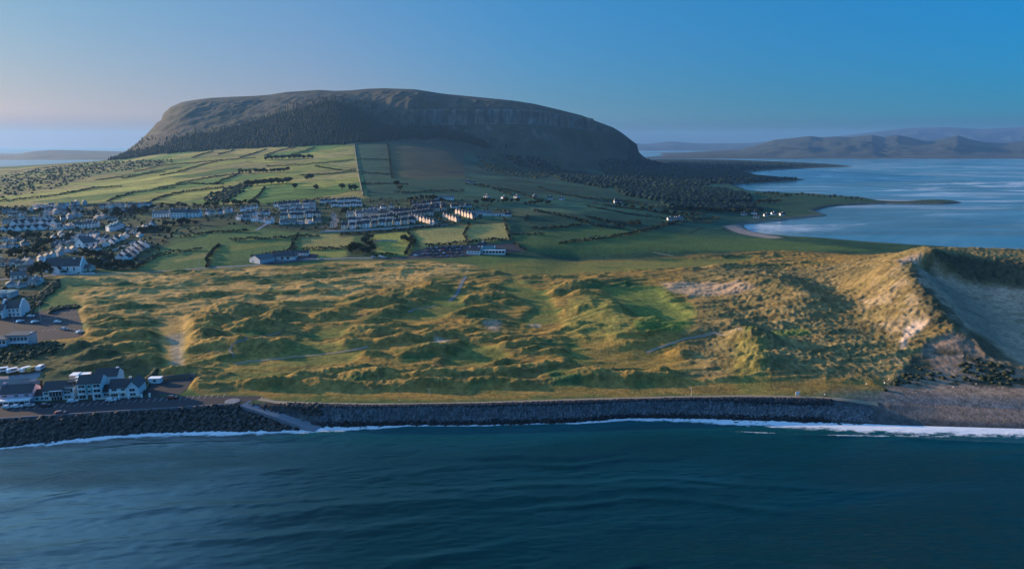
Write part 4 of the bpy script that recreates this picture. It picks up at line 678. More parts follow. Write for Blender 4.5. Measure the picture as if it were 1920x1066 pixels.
# ------------------------------------------------------------------ trees
def crown(n, r, seed, lobes, q=.9, flat=.8):
    """many small leaf clumps spread through lobes"""
    g = random.Random(seed); V, Fc = [], []
    L = [(0, 0, r * .55, r * .7)] + [(g.uniform(-.55, .55) * r, g.uniform(-.55, .55) * r, g.uniform(.2, 1.0) * r, r * g.uniform(.35, .55)) for _ in range(lobes)]
    for i in range(n):
        cx, cy_, cz_, cr = L[g.randrange(len(L))]; a, b = g.uniform(0, 6.283), math.acos(g.uniform(-.7, 1)); rr = cr * g.uniform(.62, 1.08)
        p = Vector((cx + rr * math.sin(b) * math.cos(a), cy_ + rr * math.sin(b) * math.sin(a), cz_ + rr * math.cos(b) * flat)); u = Vector((g.uniform(-1, 1), g.uniform(-1, 1), g.uniform(-1, 1))).normalized(); v = u.orthogonal().normalized(); s = q * g.uniform(.5, 1.15); b_ = len(V)
        V += [tuple(p + u * s), tuple(p + v * s * .8), tuple(p - u * s), tuple(p - v * s * .8)]; Fc.append((b_, b_ + 1, b_ + 2, b_ + 3))
    return V, Fc
def make_tree(seed, r, trunk_h, mat, lobes=7, n=330, q=.75):
    t = root('tree'); mesh_obj('trunk', G(tube((0, 0, -.5), (0, 0, trunk_h + r * .5), .32, .16, 7), *[tube((0, 0, trunk_h * .8), (math.cos(a) * r * .5, math.sin(a) * r * .5, trunk_h + r * .8), .14, .05, 5) for a in (.3, 2.2, 4.4)]), MT_['bark'], t)
    mesh_obj('crown', crown(n, r, seed, lobes, q), mat, t, (0, 0, trunk_h)); return t
def make_pine(seed, h, mat):
    g = random.Random(seed); t = root('pine_tree'); mesh_obj('trunk', tube((0, 0, -.5), (0, 0, h * .9), .28, .06, 6), MT_['bark'], t); V, Fc = [], []
    for k in range(240):
        z = h * g.uniform(.12, 1) ** .8; rr = (1 - z / h) * h * .42 * g.uniform(.5, 1.05) + .1; a = g.uniform(0, 6.283); p = Vector((rr * math.cos(a), rr * math.sin(a), z)); o_ = Vector((math.cos(a), math.sin(a), -.35)); s = .75 * g.uniform(.6, 1.2); u = Vector((-math.sin(a), math.cos(a), 0)); b_ = len(V)
        V += [tuple(p + o_ * s), tuple(p + u * s * .6), tuple(p - o_ * s), tuple(p - u * s * .6)]; Fc.append((b_, b_ + 1, b_ + 2, b_ + 3))
    mesh_obj('crown', (V, Fc), mat, t); return t
USED = set()
def place(proto, loc, rz=0, sc_=1.0, szz=None):
    if proto.name in USED: o = copy_tree(proto)
    else: o = proto; USED.add(proto.name)
    o.location = loc; o.rotation_euler = (0, 0, rz); o.scale = (sc_, sc_, szz or sc_); return o
ORD = ['first', 'second', 'third', 'fourth', 'fifth', 'sixth', 'seventh', 'eighth', 'ninth', 'tenth', 'eleventh', 'twelfth', 'thirteenth', 'fourteenth', 'fifteenth', 'sixteenth', 'seventeenth', 'eighteenth', 'nineteenth', 'twentieth']
def ordn(i): return ORD[i] if i < 20 else {0: 'twenty-', 1: 'thirty-', 2: 'forty-'}[(i - 20) // 10] + ['first', 'second', 'third', 'fourth', 'fifth', 'sixth', 'seventh', 'eighth', 'ninth', 'tenth'][(i - 20) % 10] if (i % 10) != 9 else {29: 'thirtieth', 39: 'fortieth', 49: 'fiftieth'}[i]
TREES = [make_tree(1, 3.2, 2.0, LEAF), make_tree(2, 4.0, 2.2, LEAF, 9, 400), make_tree(3, 2.6, 1.4, LEAF, 6, 260), make_tree(4, 3.6, 1.8, HEDGE, 8, 360)]; PINES = [make_pine(5, 11, PINE)]
def along(pts, n, jit=0):
    seg = [math.hypot(b[0] - a[0], b[1] - a[1]) for a, b in zip(pts[:-1], pts[1:])]; T = sum(seg); o = []
    for i in range(n):
        d = T * (i + .5) / n if n > 1 else T / 2; k = 0
        while k < len(seg) - 1 and d > seg[k]: d -= seg[k]; k += 1
        f = d / seg[k] if seg[k] else 0; o.append((pts[k][0] + (pts[k + 1][0] - pts[k][0]) * f + RNG.uniform(-jit, jit), pts[k][1] + (pts[k + 1][1] - pts[k][1]) * f + RNG.uniform(-jit, jit) * .3))
    return o
def grove(pts, n, jit, lab, grp, kind='tree', sc_=(.8, 1.25)):
    for i_, (a, b) in enumerate(sorted(along(pts, n, jit))):
        p = (PINES if kind == 'pine' else TREES)[RNG.randrange(1 if kind == "pine" else 4)]; tag(place(p, at(a, b), RNG.uniform(0, 6.2), RNG.uniform(*sc_)), ordn(i_) + ' from the left: ' + lab, 'tree', grp)
tag(place(TREES[1], at(79, 521), .5, 1.9), 'large round dark tree in front of the left end of the white church', 'tree')
tag(place(TREES[3], at(60, 519), 1.5, 1.3), 'brownish tree beside the large round tree near the church', 'tree'); tag(place(PINES[0], at(15, 522), 0, 1.0), 'tall dark conifer at the left edge below the church', 'tree')
for a in [
 ([(168, 500), (200, 503), (248, 505)], 12, 5, 'dark leafy tree in the clump right of the church', 'trees right of the church'),
 ([(120, 398), (170, 404), (230, 398), (285, 396)], 26, 7, 'leafy tree in the belt between old town and hotel', 'trees in the belt left of the hotel'),
 ([(200, 410), (240, 402), (280, 400)], 12, 5, 'green tree on the wooded rise left of the hotel', 'trees on the wooded rise'),
 ([(262, 440), (285, 436), (303, 433), (320, 440)], 14, 6, 'brown green tree in the garden clump below the hotel', 'trees below the hotel'),
 ([(310, 425), (340, 420), (365, 424)], 9, 5, 'dark tree in the hollow under the white hotel', 'trees in the hollow under the hotel'),
 ([(390, 390), (410, 385), (450, 384), (490, 383)], 16, 5, 'dark tree in the line behind the middle of town', 'trees behind the middle of town'),
 ([(285, 392), (330, 388), (375, 388)], 10, 4, 'dark tree in the row behind the white hotel', 'trees behind the hotel'),
 ([(60, 470), (100, 458), (140, 450)], 14, 9, 'garden tree in the overgrown plots of the left town', 'trees in the overgrown plots'),
 ([(10, 440), (40, 448), (90, 446)], 12, 7, 'garden tree beyond the bungalow row at the left edge', 'trees by the bungalow row'),
 ([(10, 480), (50, 478), (90, 474)], 10, 7, 'garden tree between the orange lit house and the church', 'trees left of the church'),
 ([(150, 480), (190, 484), (205, 494)], 9, 6, 'garden tree in the plots behind the church gable', 'trees behind the church'),
 ([(0, 395), (60, 400), (110, 396)], 14, 6, 'hazy tree along the top edge of the left town', 'trees on the top edge of the left town'),
 ([(640, 398), (650, 402), (662, 398)], 4, 4, 'dark tree among the houses in the middle of the estate', 'trees amid the estate'),
 ([(765, 376), (800, 374), (830, 376)], 11, 4, 'dark tree in the clump behind the right estate', 'trees behind the right estate'),
 ([(895, 382), (930, 380), (975, 380)], 16, 5, 'dark tree in the wood right of the estate', 'trees in the wood right of the estate'),
 ([(985, 384), (1030, 382)], 8, 4, 'dark tree among the scattered farmhouses', 'trees among the farmhouses'),
 ([(655, 478), (665, 470), (690, 475), (700, 465), (680, 455), (700, 448)], 22, 5, 'dark bushy tree in the thicket left of the golf club fields', 'trees in the thicket left of the club'),
 ([(757, 453), (770, 455), (775, 462)], 6, 2, 'dark tree at the corner of the two golden fields', 'trees at the golden field corner'),
 ([(1290, 393), (1330, 395), (1370, 398), (1420, 400)], 26, 6, 'dark tree sheltering the houses by the bay', 'trees by the bay houses'),
 ([(1410, 384), (1430, 381), (1465, 380)], 16, 4, 'dark tree in the clump on the near headland', 'trees on the near headland'),
 ([(1418, 366), (1440, 364), (1462, 366)], 9, 1.5, 'tall tree in the thin line against the bay water', 'tall trees against the bay'),
 ([(1440, 374), (1500, 367), (1545, 370), (1620, 376)], 18, 2, 'low tree along the ridge of the spit', 'trees along the spit'),
 ([(1150, 385), (1240, 400), (1300, 408)], 14, 5, 'lone tree on the hedge lines of the green pasture', 'trees on the pasture hedge lines'),
 ([(1185, 418), (1205, 424), (1150, 430)], 5, 5, 'lone bush on the lower green pasture', 'bushes on the lower pasture')]: grove(*a)
grove([(460, 349), (500, 346), (545, 343)], 24, 1.5, 'dark tree in the long shelterbelt on the lit slope', 'trees in the long shelterbelt', 'tree', (1.3, 1.7)); grove([(497, 300), (540, 298), (586, 297)], 22, 1.5, 'dark tree in the upper shelterbelt below the forest', 'trees in the upper shelterbelt', 'tree', (1.5, 1.9)); grove([(450, 325), (495, 324), (540, 322)], 18, 3, 'dark tree in the broken middle belt on the lit slope', 'trees in the middle belt', 'tree', (1.2, 1.7))
for a, b, s, lb in [(552, 355, 1.6, 'lone round tree right of the long shelterbelt'), (592, 356, 1.8, 'lone round tree in the middle of the green slope field'), (574, 337, 1.5, 'left tree of the dark trio on the pale strip'), (579, 337, 1.7, 'middle tree of the dark trio on the pale strip'), (584, 336, 1.4, 'right tree of the dark trio on the pale strip'), (641, 356, 1.6, 'lone round tree left of the pair by the long field wall'), (659, 358, 1.6, 'left tree of the pair beside the long field wall'), (667, 358, 1.7, 'right tree of the pair beside the long field wall'), (743, 350, 1.6, 'left bush of the dark pair right of the long field wall'), (751, 358, 1.5, 'right bush of the dark pair right of the long field wall')]: tag(place(TREES[RNG.randrange(4)], at(a, b), RNG.uniform(0, 6), s), lb, 'tree')
# hedges
def hedge(pts, lab, wid=2.2, h=2.2, mat=None, grp='field hedges', dens=1.0):
    P3 = [Vector(at(a, b)) for a, b in pts]; V, Fc = [], []; x0_, y0_, z0_ = P3[0]
    for a, b in zip(P3[:-1], P3[1:]):
        n = int((b - a).length / 1.1 * dens)
        for k in range(n):
            p = a.lerp(b, k / max(1, n)); hz_ = 1 + .55 * float(vn(p.x / 9, p.y / 9, 2)); p.z = float(samp(Z, p.x, p.y))
            for _ in range(3):
                q = Vector((p.x + RNG.uniform(-1, 1) * wid * .5, p.y + RNG.uniform(-1, 1) * wid * .5, p.z + RNG.uniform(.1, 1) * h * hz_)); u = Vector((RNG.uniform(-1, 1), RNG.uniform(-1, 1), RNG.uniform(-.6, 1))).normalized(); v = u.orthogonal().normalized(); s = RNG.uniform(.7, 1.3); b_ = len(V)
                V += [(q.x + u.x * s - x0_, q.y + u.y * s - y0_, q.z + u.z * s - z0_), (q.x + v.x * s - x0_, q.y + v.y * s - y0_, q.z + v.z * s - z0_), (q.x - u.x * s - x0_, q.y - u.y * s - y0_, q.z - u.z * s - z0_), (q.x - v.x * s - x0_, q.y - v.y * s - y0_, q.z - v.z * s - z0_)]; Fc.append((b_, b_ + 1, b_ + 2, b_ + 3))
    return tag(mesh_obj('hedge', (V, Fc), mat or HEDGE, None, P3[0]), lab, 'hedge', grp)
UP = [[(200, 378), (250, 362), (330, 352)], [(282, 378), (310, 368), (345, 360), (420, 352)], [(130, 362), (180, 352), (230, 350)], [(395, 372), (430, 362), (455, 352)], [(465, 381), (485, 368), (497, 352)], [(0, 378), (60, 372), (110, 366), (140, 360)], [(300, 330), (350, 318), (400, 304), (480, 296)], [(330, 345), (380, 336), (440, 326)], [(400, 346), (430, 334), (450, 324)], [(360, 296), (400, 284)], [(410, 290), (440, 281)], [(450, 296), (500, 280)], [(495, 292), (530, 281), (555, 277)], [(545, 291), (575, 283), (590, 276)], [(230, 335), (290, 322), (340, 315)], [(180, 338), (240, 330), (310, 322)], [(590, 312), (640, 320), (668, 319)], [(500, 312), (560, 310), (665, 300)], [(250, 322), (330, 308), (420, 300)], [(560, 330), (620, 326), (668, 322)], [(300, 352), (360, 345), (420, 346)], [(500, 384), (560, 377), (620, 372)]]
for i, p in enumerate(UP): hedge(p, f'{ordn(i)} of the field hedges on the sunlit slope, counted from the town end', grp='field hedges on the sunlit slope', h=2.6, wid=2.6)
MD = [[(390, 502), (388, 486), (400, 470), (412, 458)], [(250, 505), (275, 490), (300, 478)], [(300, 478), (340, 472), (380, 468)], [(470, 482), (520, 474), (560, 466)], [(546, 474), (550, 452), (560, 440)], [(570, 468), (620, 467), (655, 466)], [(760, 478), (768, 462), (775, 448), (765, 436)], [(700, 480), (745, 478)], [(878, 458), (870, 440), (880, 420)], [(800, 462), (860, 457), (950, 449)], [(958, 450), (950, 430), (945, 410)], [(640, 440), (700, 436), (760, 431), (830, 424)], [(340, 445), (400, 436), (470, 434)], [(430, 452), (500, 448), (560, 444), (600, 443)], [(985, 470), (962, 455)], [(985, 414), (990, 404)], [(1000, 430), (1060, 426), (1090, 420)], [(960, 440), (1020, 440)]]
for i, p in enumerate(MD): hedge(p, f'{ordn(i)} of the low hedges between the town and the links, counted from the left', grp='hedges between town and links')
RT = [[(870, 345), (920, 352), (960, 366)], [(900, 348), (960, 358), (1010, 376)], [(1010, 352), (1060, 366), (1110, 374)], [(1130, 385), (1190, 392), (1240, 400), (1320, 402)], [(1170, 378), (1240, 390), (1300, 396), (1360, 400)], [(1100, 388), (1160, 398), (1200, 405), (1260, 412)], [(1100, 408), (1150, 420), (1200, 420)], [(1080, 412), (1120, 424), (1170, 428)], [(1050, 456), (1110, 450), (1180, 440), (1240, 424), (1270, 418)], [(1240, 420), (1290, 416), (1340, 418)], [(1000, 396), (1060, 408), (1100, 418)], [(1080, 370), (1150, 376), (1200, 380)], [(1260, 404), (1300, 412), (1350, 410)], [(668, 300), (700, 299), (727, 300)], [(671, 325), (705, 326), (735, 327)], [(676, 346), (720, 345), (765, 347)], [(727, 270), (731, 300), (736, 334)], [(740, 362), (800, 360), (870, 358)]]
for i, p in enumerate(RT): hedge(p, f'{ordn(i)} of the dark hedgerows across the green pasture towards the bay, counted from the left', grp='hedgerows on the right pasture', wid=4, h=3, dens=1.2)
wl = [(664, 270), (667, 290), (670, 310), (673, 330), (677, 350), (681, 368)]
P3 = []
for (a, b), (c, d) in zip(wl[:-1], wl[1:]):
    for k in range(12): P3.append(at(a + (c - a) * k / 12, b + (d - b) * k / 12))
V, Fc = [], []
for i, (x, y, z) in enumerate(P3): V += [(x - .8, y, z - .6), (x - .55, y, z + 2.0), (x + .55, y, z + 2.0), (x + .8, y, z - .6)]
for i in range(len(P3) - 1):
    for k in range(3): Fc.append((i * 4 + k, i * 4 + 4 + k, i * 4 + 5 + k, i * 4 + 1 + k))
tag(mesh_obj('field_wall', (V, Fc), MT_['stone']), 'long straight stone wall running up the slope to the forest edge', 'wall')
# the conifer forest and the far woods: masses nobody could count
def mass(name, polys, n, shape, mat, lab, seed, A=None):
    r = np.random.default_rng(seed); V0, F0 = shape; V0 = np.array(V0); PTS = []
    for poly, share in polys:
        L = poly_lat(poly, Z); Ms = mask(None, 0, 4, lats=L); rr, cc = np.nonzero(Ms > .5)
        if not len(rr): continue
        area = YY[rr, cc] ** 2; k = r.choice(len(rr), int(n * share), p=area / area.sum()); rf = rr[k] + r.random(len(k)); cf = cc[k] + r.random(len(k)); Y = np.exp(L0 + DL * rf); X = (PX0 + DPX * cf - 960) / F * depth(Y); PTS.append(np.stack([X, Y, samp(Z, X, Y)], 1))
    Pp = np.concatenate(PTS); Pp = Pp[Pp[:, 2] > 1.0]; m_ = len(Pp); s = r.uniform(.5, 1.45, (m_, 1, 1)); a = r.uniform(0, 6.28, m_); c_, s_ = np.cos(a)[:, None], np.sin(a)[:, None]; W = V0[None] * s * (1 + r.uniform(-.18, .18, (m_, len(V0), 3)))
    W = np.stack([W[..., 0] * c_ - W[..., 1] * s_ + Pp[:, 0:1], W[..., 0] * s_ + W[..., 1] * c_ + Pp[:, 1:2], W[..., 2] + Pp[:, 2:3]], -1).reshape(-1, 3); Fa = np.concatenate([np.array([f for f in F0])[None] + (np.arange(m_) * len(V0))[:, None, None]], 0).reshape(-1, len(F0[0])); nl = Fa.shape[1]
    me = bpy.data.meshes.new(name); me.vertices.add(len(W)); me.vertices.foreach_set('co', W.astype(np.float32).ravel()); me.loops.add(Fa.size); me.loops.foreach_set('vertex_index', Fa.astype(np.int32).ravel()); me.polygons.add(len(Fa)); me.polygons.foreach_set('loop_start', np.arange(0, Fa.size, nl, dtype=np.int32)); me.update(calc_edges=True); me.materials.append(mat); o = bpy.data.objects.new(name, me); COL.objects.link(o); o['kind'] = 'stuff'; o['label'] = lab
def conifer():
    V, Fc = [], []
    for z0, z1, rr in ((.3, 5.2, 3.0), (2.6, 7.6, 2.3), (5.0, 9.4, 1.5)):
        b_ = len(V); V += [(rr * math.cos(k * 1.0472), rr * math.sin(k * 1.0472), z0) for k in range(6)] + [(0, 0, z1)]; Fc += [(b_ + k, b_ + (k + 1) % 6, b_ + 6) for k in range(6)]
    return V, Fc
FOREST = [(205, 301), (232, 290), (262, 284), (300, 278), (330, 262), (400, 250), (470, 232), (520, 214), (570, 203), (620, 192), (655, 199), (690, 216), (710, 232), (730, 240), (745, 262), (700, 266), (660, 270), (560, 275), (480, 278), (400, 281), (300, 289)]
FOR2 = [(720, 240), (780, 238), (830, 243), (870, 253), (905, 266), (925, 280), (880, 270), (840, 262), (780, 260), (735, 262)]
mass('conifer_forest', [(FOREST, .77), (FOR2, .15), ([(215, 297), (262, 266), (300, 262), (350, 248), (420, 236), (500, 214), (560, 190), (640, 180), (720, 205), (780, 225), (860, 236), (930, 262), (960, 285), (900, 275), (800, 262), (660, 268), (400, 280)], .08)], 13500, conifer(), PINE, 'dark conifer forest on the lower flank of the mountain', 3)
bl = (iv_ * np.array([4.0, 4.0, 3.2]) + np.array([0, 0, 2.4]), if_.tolist())
WOODS = [([(1000, 296), (1060, 318), (1130, 330), (1180, 345), (1130, 352), (1060, 340), (1000, 318), (940, 290)], .10), ([(1120, 305), (1210, 300), (1300, 310), (1370, 318), (1400, 327), (1385, 345), (1300, 352), (1200, 350), (1140, 335)], .40), ([(1150, 352), (1230, 352), (1350, 356), (1400, 366), (1405, 378), (1330, 382), (1240, 378), (1170, 366)], .24), ([(1240, 383), (1330, 385), (1400, 384), (1420, 395), (1340, 396), (1260, 392)], .09), ([(1250, 304), (1340, 303), (1470, 307), (1540, 311), (1470, 315), (1390, 320), (1300, 315)], .13), ([(1400, 331), (1450, 335), (1500, 337), (1440, 340), (1400, 342)], .04)]
mass('woodland', WOODS, 11500, bl, leaf_mat('woodland_leaves_shaded', (.007, .022, .019), .35), 'dark broadleaf woods at the right foot of the mountain and along the bay', 5)  # mountain's shadow put into the dark leaf colour
mass('scrub', [([(-420, 345), (0, 330), (100, 312), (200, 303), (330, 302), (300, 312), (190, 324), (120, 348), (60, 362), (0, 374), (-420, 385)], .62), ([(380, 372), (430, 352), (455, 345), (470, 350), (430, 375), (395, 382)], .1), ([(960, 290), (1010, 312), (1040, 330), (1000, 336), (900, 318), (890, 290)], .28)], 2600, (iv_ * np.array([2.6, 2.6, 1.8]) + np.array([0, 0, 1.2]), if_.tolist()), HEDGE, 'low scrub and bushes on the rough slopes', 6)
sb = (iv_ * np.array([1.1, 1.1, .8]) + np.array([0, 0, .4]), if_.tolist())
mass('bushes', [([(-420, 690), (0, 650), (60, 645), (100, 640), (120, 650), (100, 668), (60, 676), (0, 684), (-420, 705)], .45), ([(30, 588), (60, 560), (95, 532), (112, 525), (108, 540), (80, 568), (50, 590)], .3), ([(90, 581), (140, 573), (150, 575), (120, 580), (95, 587)], .1), ([(258, 730), (290, 700), (300, 690), (285, 705), (270, 722)], .15)], 1500, sb, HEDGE, 'rough bushes behind the seafront and round the car park', 7)
mass('dune_grass', [([(1640, 745), (1660, 725), (1690, 700), (1720, 690), (1800, 700), (1860, 700), (1925, 710), (1925, 722), (1800, 716), (1720, 715), (1680, 722), (1650, 742)], .6), ([(1800, 670), (1860, 680), (1920, 700), (1900, 715), (1800, 700)], .4)], 110, (iv_ * np.array([1.3, 1.1, .6]) + np.array([0, 0, .2]), if_.tolist()), leaf_mat('marram_leaves', (.05, .055, .028)), 'dark clumps of grass on the sand below the great dune', 8)

mass('garden_shrubs', [(TOWN, 1.0)], 2600, (iv_ * np.array([1.5, 1.5, 1.2]) + np.array([0, 0, .7]), if_.tolist()), HEDGE, 'garden shrubs and low hedges between the town houses', 9)
# ------------------------------------------------------------------ houses
def add_windows(par, xs, z, y, w_=1.0, h=1.15, side=0, mat=None, frame=False):
    for x in xs:
        if side: o = mesh_obj('window', box(y - .05, y + .05, x - w_ / 2, x + w_ / 2, z, z + h), mat or MT_['glass'], par)
        else: o = mesh_obj('window', box(x - w_ / 2, x + w_ / 2, y - .05, y + .05, z, z + h), mat or MT_['glass'], par)
        if frame: mesh_obj('frame', G(*(box(x - w_ / 2 - .1, x + w_ / 2 + .1, y - .09, y - .055, zz, zz + .1) for zz in (z - .1, z + h))) if not side else box(y - .06, y + .06, x - w_ / 2 - .1, x + w_ / 2 + .1, z - .1, z - .02), MT_['white'], o)
def make_house(kind, wall, rf, par=None):
    """gabled house, front towards -y"""
    t = par or root('house')
    W, D, H, RH = dict(bung=(10, 7, 2.7, 2.4), two=(6.8, 6.6, 4.9, 2.6), semi=(9.6, 7, 4.9, 2.6), terr=(22, 8, 5.3, 2.8), gab=(9.5, 7.2, 3.0, 3.1), small=(8, 6, 2.5, 2.2), long=(30, 8, 3.2, 2.2), hipb=(10, 8, 2.8, 2.4), hip2=(8.4, 8, 4.9, 2.4), big=(16, 9, 6, 3.4))[kind]
    if kind.startswith('hip'): mesh_obj('wall', box(-W / 2, W / 2, -D / 2, D / 2, -1.2, H), MT_[wall], t); r_ = mesh_obj('roof', hip(W, D, H, RH), MT_[rf], t); cx = [0]
    else: mesh_obj('wall', body(W, D, H, RH), MT_[wall], t); r_ = mesh_obj('roof', roof(W, D, H, RH), MT_[rf], t); cx = dict(bung=[-W / 2 + .6], two=[-W / 2 + .6], gab=[W / 2 - 1], small=[0], long=[]).get(kind, [-W / 2 + .6, W / 2 - .6])
    for x in cx: c_ = mesh_obj('chimney', G(box(x - .45, x + .45, -.55, .55, H + RH - .9, H + RH + 1.0), box(x - .55, x + .55, -.65, .65, H + RH + 1.0, H + RH + 1.15)), MT_[wall], r_); mesh_obj
    n = max(2, int(W / 3.2)); xs = [(-W / 2) + W * (i + .5) / n for i in range(n)]
    add_windows(t, [x for i, x in enumerate(xs) if i != n // 2], .95, -D / 2, 1.3); mesh_obj('door', box(xs[n // 2] - .5, xs[n // 2] + .5, -D / 2 - .06, -D / 2 + .05, 0, 2.1), MT_['brown_roof'], t)
    if H > 4.5: add_windows(t, xs, 3.3, -D / 2, 1.2)
    if kind in ('gab', 'bung', 'two'): add_windows(t, [0], 1.0 if H < 4.5 else 3.3, -W / 2, 1.2, side=1); 
    return t
PROTO = {}
def proto(kind, wall, rf):
    k = (kind, wall, rf)
    if k not in PROTO: PROTO[k] = make_house(*k); return PROTO[k]
    return copy_tree(PROTO[k])
ADJ = dict(bung='single storey gabled bungalow', two='two storey gabled house', semi='pair of joined gabled houses', terr='long white terrace', gab='house with its gable to the sea', small='small cottage', long='long low building', hipb='bungalow with a hipped roof', hip2='two storey house with a hipped roof', big='tall gabled house')
WN = dict(white='white', cream='cream', grey_wall='grey', peach='sun-toned peach', pink='pink')
CNT = {}
